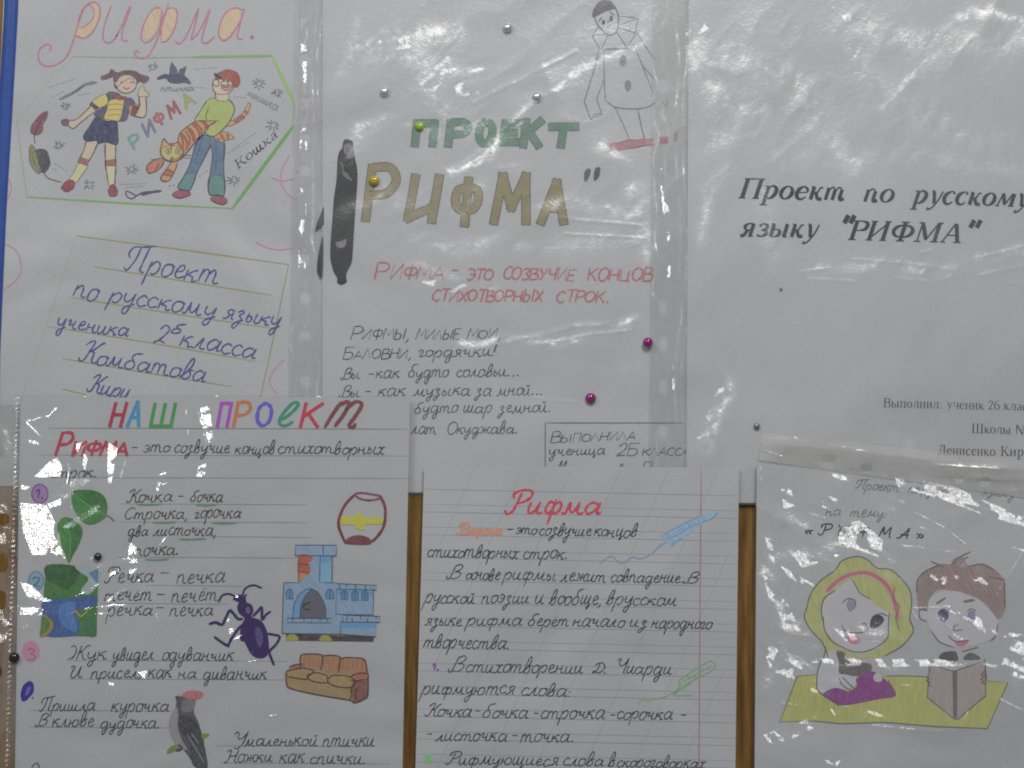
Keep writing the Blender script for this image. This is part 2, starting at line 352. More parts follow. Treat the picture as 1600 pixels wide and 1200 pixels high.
# serif type: strokes with their own widths (bold weight), x-height 10, capitals 15
SER = {
'П': (17, "3|3,0 3,15;3|13,0 13,15;1|.5,15 15.5,15;1|.5,0 5.5,0;1|10.5,0 15.5,0"),
'р': (12, "2.6|3,-5 3,10;3,8,1 6,10,1.5 9,8,2.8 9.5,5,3 8,1.5,2.4 5,0,1.2 3,1.5,1;1|.5,-5 6,-5;1|.5,9.7 3,9.7"),
'о': (11.5, "5.5,10,1 2.5,8,2.4 1.5,5,3 2.5,1.8,2.4 5.5,0,1 8.5,1.8,2.4 9.5,5,3 8.5,8,2.4 5.5,10,1"),
'е': (10.5, "2,5.4,1 8.5,5.6,1 8.5,8,2.2 5.5,10,1.2 2.5,8,2.6 1.6,4.5,3 3,1.2,2.6 6,0,1.6 9,2,.9"),
'к': (11, "2.8|2.5,0 2.5,10;1|.5,10 3,10;1.3|3,5 6,6 7,9 9,9.6;2.6|5,5.6 7,1.5 8.5,.5 10.5,.8"),
'т': (16, "2.6|2.5,0 2.5,9.5;1.2|2.5,7 5,10 7,9;2.6|7.5,8.5 7.5,0;1.2|7.5,7 10,10 12,9;2.6|12.5,8.5 12.5,1.5 14,.5 15.5,1.5"),
'п': (12, "2.6|2.5,0 2.5,9.5;1.2|2.5,7 5,10 7.5,9;2.6|8,8.5 8,1.5 9.5,.5 11,1.5"),
'у': (10.5, "2.6|1.5,9.5 3,9 4.5,4 5.5,0;1.2|9.5,10 8,3 5,-3 2.5,-5;2.4|2.5,-4.6 1,-4"),
'с': (10, "8.5,8,2.2 7.5,9.8,1.2 5.5,10,1.2 2.5,8,2.6 1.6,4.5,3 3,1.2,2.6 6,0,1.6 8.8,2,.9"),
'м': (15, "1|0,0 3,0;1.2|1.5,0 3.5,10;2.8|3.5,10 7,1;1.2|7,1 11,10;2.8|12,10 12,0;1|10,0 14.5,0"),
'я': (11.5, "2.8|8,10 8,0;8,10,1 4,9.8,1.4 2.2,7.5,2.6 4,5,1.4 8,5,1;2.4|5,5 3,.8 .5,.5;1|6.5,0 10.5,0"),
'з': (9.5, "1.5,8,2 4,10,1 7.5,8.5,2.4 7,6,2 4,5.2,1 7.5,4.2,2.2 8,2,2.8 5,0,1.2 1.5,1.2,2.2"),
'ы': (16, "2.8|2.5,0 2.5,10;1|.5,10 3,10;3,5.5,1 6,5.8,1.2 8.3,4.2,2.6 8,1.2,2.4 5,0,1 2.5,0,1;2.8|12.5,10 12.5,0;1|11,10 12,10;1|12,0 15,0"),
'Р': (13, "3|3,0 3,15;1|.5,15 8,15;1|.5,0 6,0;7,15,1 11,13.5,2.6 11.5,11,3 10.5,8.5,2.4 7,7.5,1 4,7.5,1"),
'И': (17, "3|3,0 3,15;3|13,0 13,15;1.2|3,1.5 13,13.5;1|.5,15 5.5,15;1|10.5,15 15.5,15;1|.5,0 5.5,0;1|10.5,0 15.5,0"),
'Ф': (18.5, "3|9,0 9,15;1|6,15 12,15;1|6,0 12,0;9,12.5,1 4,11.3,2.2 2,7.8,3 4,4.2,2.2 9,3,1 14,4.2,2.2 16,7.8,3 14,11.3,2.2 9,12.5,1"),
'М': (20, "1.2|3,0 3,15;3|3.2,15 9,2;1.2|9,1 15,15;3|15.8,15 15.8,0;1|.5,0 5.5,0;1|13,0 18.5,0;1|.5,15 4,15;1|15,15 18.5,15"),
'А': (16, "1.2|1.5,0 7.5,15;3|8,15 13,0;1|4,5.5 11,5.5;1|0,0 4,0;1|10,0 15.5,0"),
'"': (9, "3.4|2,17 .6,11;3.4|6.5,17 5.1,11"),
'В': (14, "3|3,0 3,15;1|.5,15 7,15;1|.5,0 7,0;7,15,1 10.5,13.5,2.4 10.5,9.5,2.4 7,8,1 4,8,1;7,8,1 11.5,6.5,2.6 11.8,2,2.6 8,0,1"),
'л': (12, "1.5|1,.5 3,2 4,10;2.6|9,10 9,0;1|3,10 11,10;1|7,0 11,0"),
'н': (12, "2.6|2.5,0 2.5,10;2.6|9,0 9,10;1|2.5,5 9,5;1|.5,10 4.5,10;1|7,10 11,10;1|.5,0 4.5,0;1|7,0 11,0"),
'и': (12, "2.6|2.5,0 2.5,10;2.6|9,0 9,10;1.2|2.5,1 9,9;1|.5,10 4.5,10;1|7,10 11,10;1|.5,0 4.5,0;1|7,0 11,0"),
'ч': (11.5, "2.6|9,10 9,0;1.4|2.5,10 2.5,6 5,4.5 9,5;1|.5,10 4,10;1|7,10 10.5,10;1|7,0 11,0"),
'2': (10.5, "1.5,11,1.5 3,14,1.2 6,15,1.4 8.5,12,2.6 7,8,2 2,1,1.2;1.8|1.5,1 9,1"),
'б': (11, "9,15,1.5 4,13.5,1.2 1.8,9,2.2 1.7,5,2.8 3,1.2,2.2 5.5,0,1 8.5,1.8,2.4 9,5,2.8 7.5,8.5,2 5,9,1 2.5,7.5,1"),
'а': (10, "1.8,8.5,1.6 4,10,1 7,9,2 7.5,6,2.6 7.5,1.5,2.6 9.5,.6,1.2;7.5,6,1 3,4.5,1.5 1.5,2.5,2.6 3,.3,1.6 5.5,.8,1 7.5,2.5,1"),
'Ш': (23, "3|3,0 3,15;3|11,0 11,15;3|19,0 19,15;1|.5,15 5.5,15;1|8.5,15 13.5,15;1|16.5,15 21.5,15;1|.5,0 21.5,0"),
'Д': (16, "1|1,1 14.5,1;3|12,15 12,1;1.4|6,15 5.5,8 3,1;1|4,15 14,15;1.4|1,-3.5 1,1;1.4|14.5,-3.5 14.5,1"),
'К': (14.5, "3|3,0 3,15;1|.5,15 5.5,15;1|.5,0 5.5,0;1.3|4,7.5 7.5,8.5 9,13 12,14.5;2.8|7,8 10,3 11.5,.8 14,.5"),
'№': (22, "2|3,0 3,15;3|3,15 12,0;1.4|12.5,0 12.5,15;18,11,1 15.5,9.5,1.8 15.5,6,1.8 18,4.5,1 20.5,6,1.8 20.5,9.5,1.8 18,11,1;1.2|15,2 21,2"),
':': (5, "2.6|2.5,8.4 2.5,7;2.6|2.5,1.6 2.5,.2"), ' ': (6, ""),
}
SER_R = {'п': (12, "2.6|2.5,0 2.5,10;2.6|9,0 9,10;1|.5,10 11,10;1|.5,0 4.5,0;1|7,0 11,0"),
         'у': (11, "2.4|2.5,10 6,1;1.2|9.5,10 6,1 4,-4 2,-4.6;1|.5,10 4.5,10;1|7.5,10 11,10")}

def write(sh, name, col, txt, a, b, xh, style='cur', slant=.32, wd=1.9, kind='pen', jit=.5, T=None, wmul=1.0):
    """write txt with its baseline from a to b (photo pixels), fitted to that length"""
    tab = {'cur': CUR, 'blk': {**BLK, **BLK_LOW}, 'ser': SER, 'reg': {**SER, **SER_R}}[style]
    gl = [tab.get(ch) or CUR.get(ch) or (8, "") for ch in txt]
    total = sum(g[0] for g in gl)
    ax, ay = a; bx, by = b
    length = math.hypot(bx - ax, by - ay); ux, uy = (bx - ax) / length, (by - ay) / length
    sx = length / total
    u = xh / 10.0
    ser = style in ('ser', 'reg')
    held = sh.hold
    if not held: sh.uid += 1; sh.hold = sh.uid
    if not held and not sh.group: sh.k = 75 + rnd.random()
    if ser: jit = 0
    pen = 0.0
    for ch_, g in zip(txt, gl):
        jx, jy, js = rnd.gauss(0, .4) * jit, rnd.gauss(0, .9) * jit * u, 1 + rnd.gauss(0, .07) * (jit > 0)
        gs_ = slant + rnd.gauss(0, .035) * (jit > 0)
        low = g[2] if len(g) > 2 else 1
        for st in g[1].split(';'):
            if not st.strip(): continue
            ww = wd; straight = False
            if ch_ in '.:!' and not ser: ww = wd * 1.45
            if '|' in st: w0, st = st.split('|'); ww = float(w0) * u * wmul; straight = False
            if st.startswith('/'): straight = True; st = st[1:]
            q = []
            for p in pts_of(st):
                gx = p[0] * (0.8 if low != 1 else 1) + jx; gy = p[1] * low * js + jy / u
                X = (pen + gx) * sx + gy * u * gs_; Y = gy * u
                if not ser: X += rnd.gauss(0, .12) * jit * u; Y += rnd.gauss(0, .12) * jit * u
                q.append((ax + X * ux + Y * uy, ay + X * uy - Y * ux) + ((p[2] * u * wmul,) if len(p) > 2 else ()))
            if straight and ww > 3.5:
                for qa, qb in zip(q, q[1:]):
                    l = math.hypot(qb[0] - qa[0], qb[1] - qa[1]) or 1; ex, ey = (qb[0] - qa[0]) / l * ww * .38, (qb[1] - qa[1]) / l * ww * .38
                    sh.ribbon(name, col, [(qa[0] - ex, qa[1] - ey), ((qa[0] + qb[0]) / 2, (qa[1] + qb[1]) / 2), (qb[0] + ex, qb[1] + ey)], ww, kind, False, .03)
                continue
            if not straight and len(q) > 2: q = crom(q, 4)
            if ww > 8: sh.ribbon(name, col, q, ww, kind, False, .03); continue
            sh.ribbon(name, col, q, ww, kind, taper=not ser, wob=.04 if ser else .3)
        pen += g[0]
    sh.hold = held

# ------------------------------------------------------------------ sheets and clear film
def quad_grid(q, nx, ny):
    u = np.linspace(0, 1, nx)[None, :]; v = np.linspace(0, 1, ny)[:, None]
    X = (1-u)*(1-v)*q[0][0] + u*(1-v)*q[1][0] + u*v*q[2][0] + (1-u)*v*q[3][0]
    Y = (1-u)*(1-v)*q[0][1] + u*(1-v)*q[1][1] + u*v*q[2][1] + (1-u)*v*q[3][1]
    return X, Y
def grid_faces(nx, ny):
    i = np.arange(nx * ny).reshape(ny, nx)
    return np.stack([i[:-1, :-1], i[1:, :-1], i[1:, 1:], i[:-1, 1:]], -1).reshape(-1, 4)
def grid_mesh(name, X, Y, D, mat, parent, keep=None, smooth=True, normals=None):
    ny, nx = X.shape
    V = np.stack([(X - 800) * S, -D * .001, (600 - Y) * S], -1).reshape(-1, 3).astype(np.float32)
    F = grid_faces(nx, ny)
    if normals is not None: normals = normals.reshape(-1, 3)
    if keep is not None:
        k = keep.reshape(-1)[F].all(1); F = F[k]
        used = np.unique(F); remap = -np.ones(len(V), int); remap[used] = np.arange(len(used)); V = V[used]; F = remap[F]
        if normals is not None: normals = normals[used]
    me = bpy.data.meshes.new(name)
    me.vertices.add(len(V)); me.vertices.foreach_set('co', V.ravel())
    me.loops.add(len(F) * 4); me.loops.foreach_set('vertex_index', F.ravel().astype(np.int32))
    me.polygons.add(len(F)); me.polygons.foreach_set('loop_start', np.arange(0, len(F) * 4, 4, dtype=np.int32))
    me.polygons.foreach_set('loop_total', np.full(len(F), 4, np.int32))
    me.update(calc_edges=True); me.validate()
    me.polygons.foreach_set('use_smooth', np.full(len(F), smooth))
    if normals is not None: me.normals_split_custom_set_from_vertices(normals.astype(np.float32))
    me.materials.append(mat)
    o = bpy.data.objects.new(name, me); C.objects.link(o); o.parent = parent
    return o
def sheet(name, q, d, mat, parent, thick=.25, wave=0.0):
    """a sheet of paper with its own thickness; corners TL, TR, BR, BL"""
    X, Y = quad_grid(q, 14, 14)
    n = 14 * 14
    D = d + 0 * X
    V = [P(x, y, dd) for x, y, dd in zip(X.ravel(), Y.ravel(), D.ravel())] + [P(x, y, dd - thick) for x, y, dd in zip(X.ravel(), Y.ravel(), D.ravel())]
    F = [tuple(f) for f in grid_faces(14, 14)]
    F += [tuple(n + i for i in f[::-1]) for f in grid_faces(14, 14)]
    ring = list(range(13)) + [13 + 14 * k for k in range(13)] + [195 - k for k in range(13)] + [182 - 14 * k for k in range(13)]
    for a, b in zip(ring, ring[1:] + ring[:1]): F.append((a, b, b + n, a + n))
    return mesh_obj(name, V, F, mat, parent)

nrng = np.random.default_rng(11)
_tabs = {}
def vnoise(X, Y, scale, seed, ax=1.0, ang=0.0):
    """smooth value noise in -1..1"""
    if seed not in _tabs: _tabs[seed] = np.random.default_rng(seed).uniform(-1, 1, (256, 256))
    t = _tabs[seed]
    c, s_ = math.cos(ang), math.sin(ang)
    x = (X * c + Y * s_) / (scale * ax) + 97.3; y = (-X * s_ + Y * c) / scale + 51.7
    x0 = np.floor(x).astype(int); y0 = np.floor(y).astype(int); fx = x - x0; fy = y - y0
    fx = fx * fx * (3 - 2 * fx); fy = fy * fy * (3 - 2 * fy)
    g = lambda i, j: t[j % 256, i % 256]
    return (g(x0, y0) * (1-fx) + g(x0+1, y0) * fx) * (1-fy) + (g(x0, y0+1) * (1-fx) + g(x0+1, y0+1) * fx) * fy
def inside(X, Y, poly):
    m = np.zeros(X.shape, bool); n = len(poly); j = n - 1
    for i in range(n):
        xi, yi = poly[i]; xj, yj = poly[j]
        c = ((yi > Y) != (yj > Y)) & (X < (xj - xi) * (Y - yi) / ((yj - yi) or 1e-9) + xi)
        m ^= c; j = i
    return m
def lamp_slope(X, Y):
    """slope of film that mirrors the lamp towards the camera, per photo pixel"""
    px = (X - 800) * S; pz = (600 - Y) * S
    def unit(Q):
        vx, vy, vz = Q[0] - px, Q[1] + 0 * px, Q[2] - pz
        l = np.sqrt(vx * vx + vy * vy + vz * vz); return vx / l, vy / l, vz / l
    a = unit(CAM); b = unit(LAMP)
    hx, hy, hz = a[0] + b[0], a[1] + b[1], a[2] + b[2]
    return -hx / -hy, hz / -hy            # dh/dx, dh/dy(px, downwards)
def blobmap(X, Y, blobs, base=0.0):
    A = np.full(X.shape, base)
    for x, y, rx, ry, a in blobs: A += a * np.exp(-((X - x) / rx) ** 2 - ((Y - y) / ry) ** 2)
    return A
def seg_dist(X, Y, pts):
    D = np.full(X.shape, 1e9); SG = np.zeros(X.shape)
    for (x0, y0), (x1, y1) in zip(pts, pts[1:]):
        dx, dy = x1 - x0, y1 - y0; L2 = dx * dx + dy * dy
        t = np.clip(((X - x0) * dx + (Y - y0) * dy) / L2, 0, 1)
        ex, ey = X - x0 - t * dx, Y - y0 - t * dy
        d = np.hypot(ex, ey); D = np.where(d < D, d, D)
    return D
def film_relief(X, Y, blobs, base, patches=(), ridges=(), veils=(), rg=1.0, size=26, seed=1, ang=0.0, ax=1.6):
    A = blobmap(X, Y, blobs, base)
    wx = X + 9 * vnoise(X, Y, 40, seed + 1); wy = Y + 9 * vnoise(X, Y, 40, seed + 2)
    h = np.zeros(X.shape)
    for k, (sz, am) in enumerate(((size * 2.6, 1.5), (size, 1.0), (size * .42, .42), (size * .2, .16))):
        n = vnoise(wx, wy, sz, seed + 10 + k, ax, ang)
        h += am * (1 - 2.2 * np.abs(n)) * sz / size
    h = h * A
    rag = vnoise(wx, wy, 8, seed + 31, 2.4, ang) + .3 * vnoise(wx, wy, 3.5, seed + 32)
    g = np.zeros(X.shape)
    for poly, thr in patches:
        m = inside(X, Y, poly)
        g = np.maximum(g, m * np.clip((rag - thr) * (5 if rg == 1 else 2) + .4, 0, 1 if rg == 1 else .8))
    for pts, wd in ridges:
        d = seg_dist(X, Y, pts)
        ww = wd * (.75 + .55 * vnoise(X, Y, 14, seed + 33))
        m = np.clip((ww - d) / (.8 if rg == 1 else 2.0), 0, 1)
        g = np.maximum(g, rg * m * np.clip(1.0 + .7 * rag, 0, 1))
        h = h + .8 * np.exp(-(d / (wd * 1.3)) ** 2)
    vn = .5 + .55 * vnoise(wx, wy, 15, seed + 40, 2.6, ang) + .35 * vnoise(wx, wy, 5, seed + 41, 2.0, ang)
    for pts, wd, am in veils:                   # soft sheen put in by leaning the normals towards the lamp, no fold modelled
        d = seg_dist(wx, wy, pts)
        g = np.maximum(g, am * np.exp(-(d / wd) ** 2) * np.clip(vn * (1.35 if rg < 1 else 1), 0, 1))
    return h, g
def film(name, q, d, mat, parent, step, relief, keep=None, flatten_edge=True, sag=None):
    W = math.hypot(q[1][0] - q[0][0], q[1][1] - q[0][1]); H = math.hypot(q[3][0] - q[0][0], q[3][1] - q[0][1])
    nx, ny = int(W / step) + 1, int(H / step) + 1
    X, Y = quad_grid(q, nx, ny)
    h, g = relief(X, Y)
    h = np.clip(h, -3.0, 7.0) * 0.9
    # relief slopes; glints are put in by turning shading normals to mirror the lamp
    gy, gx = np.gradient(h)
    gx = gx / step; gy = gy / step
    lx, ly = lamp_slope(X, Y)
    jx = .06 * vnoise(X, Y, 8, 77) + .02 * vnoise(X, Y, 3, 78); jy = .06 * vnoise(X, Y, 8, 79) + .02 * vnoise(X, Y, 3, 80)
    gx = gx * (1 - g) + (lx + jx) * g; gy = gy * (1 - g) + (ly + jy) * g
    D = np.maximum(d + h * S * 1000, d - .2)
    k = keep(X, Y) if keep is not None else None
    nrm = np.stack([-gx, -np.ones_like(gx), gy], -1)
    nrm /= np.linalg.norm(nrm, axis=-1, keepdims=True)
    return grid_mesh(name, X, Y, D, mat, parent, k, normals=nrm)

PAPER_M = paper_mat(); PAPER_SATIN = paper_mat((.67, .67, .68), .42, .5, 'satin_paper'); NOTE_M = paper_mat((.645, .655, .665), .65, .25, 'notebook_paper')

# ------------------------------------------------------------------ wooden board behind everything
def wood_mat():
    m, nt, out = nodes('varnished_wood'); L = nt.links.new
    tc = N(nt, 'ShaderNodeTexCoord'); mp = N(nt, 'ShaderNodeMapping'); mp.inputs['Scale'].default_value = (60, 60, 5)
    L(tc.outputs['Object'], mp.inputs['Vector'])
    n1 = N(nt, 'ShaderNodeTexNoise'); n1.inputs['Scale'].default_value = 4; n1.inputs['Detail'].default_value = 8; n1.inputs['Distortion'].default_value = .6
    L(mp.outputs[0], n1.inputs['Vector'])
    cr = N(nt, 'ShaderNodeValToRGB')
    e = cr.color_ramp.elements; e[0].position = .28; e[0].color = (.22, .10, .022, 1); e[1].position = .72; e[1].color = (.56, .31, .085, 1)
    L(n1.outputs['Fac'], cr.inputs[0])
    mp2 = N(nt, 'ShaderNodeMapping'); mp2.inputs['Scale'].default_value = (900, 900, 60); L(tc.outputs['Object'], mp2.inputs['Vector'])
    n2 = N(nt, 'ShaderNodeTexNoise'); n2.inputs['Scale'].default_value = 1; n2.inputs['Detail'].default_value = 4; L(mp2.outputs[0], n2.inputs['Vector'])
    mx = N(nt, 'ShaderNodeMix', data_type='RGBA', blend_type='MULTIPLY'); mx.inputs[0].default_value = .6
    L(cr.outputs[0], mx.inputs[6]); L(n2.outputs['Fac'], mx.inputs[7])
    b = N(nt, 'ShaderNodeBsdfPrincipled'); b.inputs['Roughness'].default_value = .38; b.inputs['Coat Weight'].default_value = .2
    bp = N(nt, 'ShaderNodeBump'); bp.inputs['Strength'].default_value = .5; bp.inputs['Distance'].default_value = .0004
    L(n2.outputs['Fac'], bp.inputs['Height']); L(bp.outputs[0], b.inputs['Normal'])
    L(mx.outputs[2], b.inputs['Base Color']); L(b.outputs[0], out.inputs[0])
    return m
WOOD = wood_mat()
def box(name, x0, y0, x1, y1, d0, d1, mat, parent, bev=3):
    q = [(x0, y0), (x1, y0), (x1, y1), (x0, y1)]; r = [(x0+bev, y0+bev), (x1-bev, y0+bev), (x1-bev, y1-bev), (x0+bev, y1-bev)]
    V = [P(x, y, d0) for x, y in q] + [P(x, y, d1 - bev * .3) for x, y in q] + [P(x, y, d1) for x, y in r]
    F = [(3, 2, 1, 0), (8, 9, 10, 11)]
    for k in range(4):
        j = (k + 1) % 4
        F += [(k, j, 4 + j, 4 + k), (4 + k, 4 + j, 8 + j, 8 + k)]
    return mesh_obj(name, V, F, mat, parent)
board = thing('notice_board', 'varnished brown wooden notice board behind all the school project pages', 'notice board')
for x in (-900, 300, 1500):
    box('board_panel', x, -600, x + 1198.5, 1800, -18, 0, WOOD, board, 2)

# ------------------------------------------------------------------ page 1: pink heading, girl and boy, blue handwriting (upper left)
g_pages = 'school project pages pinned on the board'
p1 = thing('project_page', 'white page with pink looped heading, children with ginger cat drawing and blue handwriting', 'page', g_pages)
sheet('paper_sheet', [(6, -60), (560, -60), (575, 760), (-30, 760)], .8, PAPER_SATIN, p1)
s = Sheet(p1, .8, 180, .26)
PK = (196, 104, 128); PE = (214, 178, 138)
s.group = ('heading', None)
s.fill('peach_filling', PE, "117,40 128,40 140,30 146,14 139,7 148,2 154,10 153,28 143,48 130,58 116,54")
s.fill('peach_filling', PE, "222,50 226,30 238,13 250,12 248,30 240,50 228,62")
s.fill('peach_filling', PE, "250,60 252,30 262,12 274,14 275,30 268,50 258,63")
s.fill('peach_filling', PE, "342,55 343,35 355,16 372,13 374,30 364,50 350,60")
s.line('curled_letter', PK, "75,78 78,71 70,68 60,76 58,90 66,101 82,101 98,92 107,78 115,55 122,30 132,8 145,2 154,10 153,28 143,48 130,58 116,54", 2.4, kind='pencil')
s.line('curled_letter', PK, "118,42 130,40 143,28 145,14 137,6 127,14 120,30", 1.8, kind='pencil')
s.line('curled_letter', PK, "172,8 166,24 160,44 160,60 168,66 178,58 190,36 201,8", 2.3, kind='pencil')
s.line('curled_letter', PK, "203,8 196,28 189,50 190,62 198,62", 2.3, kind='pencil'); s.line('curled_letter', PK, "178,60 196,26", 1.6, kind='pencil')
s.line('curled_letter', PK, "250,12 238,13 226,30 219,52 222,64 234,62 246,46 250,28 250,12", 2.2, kind='pencil')
s.line('curled_letter', PK, "250,60 252,30 262,12 274,14 275,30 268,50 258,63 250,64", 2.2, kind='pencil')
s.line('curled_letter', PK, "262,3 256,24 244,60 234,80 226,89 214,89 208,82 212,78 216,82", 2.2, kind='pencil')
s.line('curled_letter', PK, "272,62 278,67 288,58 300,32 309,12 302,42 298,60 312,44 327,12 318,44 314,62 322,66 334,56", 2.3, kind='pencil')
s.line('curled_letter', PK, "378,14 366,11 352,18 343,36 341,54 348,62 360,54 374,32 380,12 372,44 370,58 378,60", 2.4, kind='pencil')
s.line('curled_letter', PK, "391,55 394,57 391,59", 4)
GR = (124, 176, 84)
s.group = ('picture_frame', None)
s.line('frame_line', (165, 184, 150), "112,87 78,122 24,188", 2.0, False, kind='pencil'); s.line('frame_line', (150, 176, 132), "24,188 33,255 40,307", 2.4, False, kind='pencil')
s.line('frame_line', (138, 172, 120), "112,87 220,89 300,88", 2.6, False, kind='pencil'); s.line('frame_line', GR, "300,88 424,86", 4, False, kind='marker')
s.line('frame_line', (140, 190, 80), "424,86 458,158", 4.6, False, kind='marker'); s.line('frame_line', (150, 184, 120), "458,158 458,195", 2.5, False, kind='marker')
s.line('frame_line', (100, 168, 66), "458,195 362,325", 5, False, kind='marker'); s.line('frame_line', GR, "362,325 200,317 40,307", 3.6, False, kind='marker')
A = Z(0, 60, 4.2875); B = Z(220, 60, 4.2875)
OUT = (76, 68, 72)
# girl
s.group = ('drawn_girl', None)
s.auto = (92, 82, 86)
SK = (200, 182, 152)
s.fill('skin', SK, "600,450 560,490 500,540 450,545 440,570 480,600 520,570 600,505 630,480", T=A)
s.fill('skin', SK, "575,680 650,680 610,780 565,830 530,800 555,740", T=A); s.fill('skin', SK, "700,690 765,700 765,800 770,830 705,830", T=A)
s.fill('skin', SK, "925,380 970,390 975,480 955,525 900,520 880,505 900,470 925,460", T=A); s.fill('skin', SK, "920,350 950,305 965,345 990,360 985,385 950,385 920,385", T=A)
s.fill('hair', (122, 82, 90), "670,250 720,230 740,200 775,225 830,210 900,215 930,235 985,250 990,270 960,295 930,285 900,300 870,260 800,300 770,330 755,280 760,250 720,262 680,272", T=A)
s.fill('skin', (206, 178, 156), "765,270 800,245 860,240 905,270 905,320 880,350 835,362 790,345 765,310", T=A)
s.fill('hair', (122, 82, 90), "755,250 830,210 900,225 905,270 860,235 800,250 770,290", T=A)
s.fill('sock', (200, 196, 140), "520,835 580,850 540,910 500,965 455,945 490,890", T=A); s.fill('sock', (200, 196, 150), "700,845 770,845 765,920 760,985 725,980 710,900", T=A)
s.fill('sock_band', (168, 100, 92), "525,790 590,812 575,850 512,825", T=A, smooth=False); s.fill('sock_band', (168, 100, 92), "694,815 772,805 770,850 698,850", T=A, smooth=False)
s.fill('shoe', (158, 62, 76), "410,980 450,945 490,955 485,1000 440,1025 405,1005", T=A); s.fill('shoe', (158, 62, 76), "722,1000 750,972 778,1010 775,1048 735,1055 718,1030", T=A)
s.fill('vest', (98, 92, 118), "720,355 780,360 820,390 880,400 900,450 860,480 840,540 780,550 640,520 630,490 690,450 690,400", T=A)
s.fill('shirt', (216, 186, 70), "730,410 820,400 820,450 795,545 740,552 690,535 710,470", T=A)
s.fill('shirt', (206, 190, 78), "700,370 715,430 655,460 605,430 640,395", T=A); s.fill('sleeve_cuff', (116, 70, 90), "605,418 655,458 640,476 592,440", T=A, smooth=False)
s.fill('shirt', (204, 140, 90), "860,450 920,440 915,490 870,510", T=A); s.fill('sleeve_cuff', (140, 70, 70), "880,440 925,452 900,512 870,505", T=A, smooth=False)
s.fill('collar', (160, 66, 66), "755,360 800,385 840,385 820,405 770,400", T=A)
s.fill('shorts', (66, 72, 106), "640,520 700,550 770,550 782,620 778,705 700,690 650,700 640,680 580,685 550,655 590,590", T=A)
for yy in (435, 470, 505): s.line('shirt_stripe', (176, 118, 60), f"712,{yy+8} 760,{yy} 815,{yy+4}", 1.2, T=A)
s.line('outline', OUT, "800,285 815,292", 1.2, T=A); s.line('outline', OUT, "865,290 885,288", 1.2, T=A); s.line('outline', (150, 80, 80), "820,320 840,335 862,325", 1.4, T=A)
s.line('outline', OUT, "600,450 560,490 500,540 450,545 405,560 440,570 480,600 520,570 600,505", 1.1, T=A); s.line('outline', OUT, "575,680 555,740 530,800", 1.1, T=A)
s.line('outline', OUT, "650,690 610,780 585,820", 1.1, T=A); s.line('outline', OUT, "700,690 700,820 715,950", 1.1, T=A); s.line('outline', OUT, "768,700 765,900 760,970", 1.1, T=A)
s.line('outline', OUT, "925,380 930,450 900,470", 1.1, T=A); s.line('outline', OUT, "970,390 975,480 955,525 890,512", 1.1, T=A); s.line('outline', OUT, "765,300 790,345 835,362 880,350 905,320", 1.1, T=A)
s.line('outline', OUT, "550,655 590,590 640,520 700,550 770,550 782,620 778,705 700,690 650,700 640,680 580,685 550,655", 1.1, T=A)
s.fill('raised_hand', (120, 84, 88), "405,545 440,535 455,555 440,580 410,572", T=A)
# small motifs
s.group = ('drawn_feather', None); s.fill('feather', (146, 80, 92), "310,485 305,530 280,570 275,620 240,642 200,630 200,590 220,555 270,500", T=A)
s.line('quill', OUT, "300,490 255,570 222,650 228,700", 1.2, T=A)
s.group = ('drawn_mouse', None); s.fill('mouse_body', (88, 84, 92), "240,740 300,745 322,800 325,850 290,895 255,880 225,830 205,780", T=A)
s.fill('mouse_head', (142, 138, 84), "190,720 215,715 235,760 250,830 265,880 250,905 215,870 190,820", T=A); s.line('mouse_tail', OUT, "275,880 310,930 350,945 400,960", 1.4, T=A)
s.group = ('drawn_stick', None); s.line('stick', (130, 126, 134), "390,405 500,350 560,305 640,288", 4.5, T=A); s.line('stick', (100, 96, 110), "470,360 560,312", 2, T=A)
s.group = ('drawn_spoon', None)
s.line('spoon_bowl', (84, 88, 112), "835,1030 850,1022 900,1050 880,1070 850,1062 835,1030", 2, T=A); s.line('spoon_handle', (84, 88, 112), "900,1055 950,1030 1005,1022", 2.5, T=A); s.line('spoon_handle', (84, 88, 112), "0,1045 60,1028 130,1018", 4, T=B)
s.group = ('drawn_bird', None)
s.fill('bird_body', (84, 84, 112), "108,255 150,235 190,240 240,235 300,255 328,300 290,290 240,296 190,290 160,262 110,270", T=B)
s.fill('bird_wing', (92, 98, 134), "200,150 235,200 245,240 185,235 190,190", T=B, smooth=False); s.fill('bird_wing', (92, 98, 134), "300,180 285,240 245,238 255,205", T=B, smooth=False)
# boy and cat
s.group = ('drawn_boy', None)
s.fill('trousers', (92, 122, 152), "385,650 460,655 460,720 420,800 370,900 330,1005 300,1015 240,995 290,910 330,820 350,740", T=B)
s.fill('trousers', (92, 122, 152), "465,665 555,690 550,850 555,1040 510,1045 450,1035 460,900 475,780", T=B)
s.fill('trouser_flare', (92, 142, 140), "300,900 365,905 330,1005 300,1015 240,995 270,950", T=B); s.fill('trouser_flare', (92, 142, 140), "455,920 552,925 555,1040 510,1045 450,1035", T=B)
s.fill('shoe', (166, 78, 96), "210,1035 250,1015 320,1025 320,1050 260,1065 212,1055", T=B); s.fill('shoe', (166, 78, 96), "465,1065 490,1050 560,1065 572,1095 540,1110 475,1085", T=B)
s.fill('jumper', (170, 184, 78), "440,410 490,395 580,400 620,450 612,510 560,590 490,650 440,640 430,600 500,550 380,550 355,540 400,470", T=B)
s.fill('neck', (204, 186, 158), "500,355 575,355 580,405 540,415 495,400", T=B)
s.fill('face', (208, 186, 160), "480,280 530,250 600,260 620,310 585,360 520,370 480,340", T=B); s.fill('cheek', (206, 138, 118), "535,310 600,310 590,345 545,338", T=B)
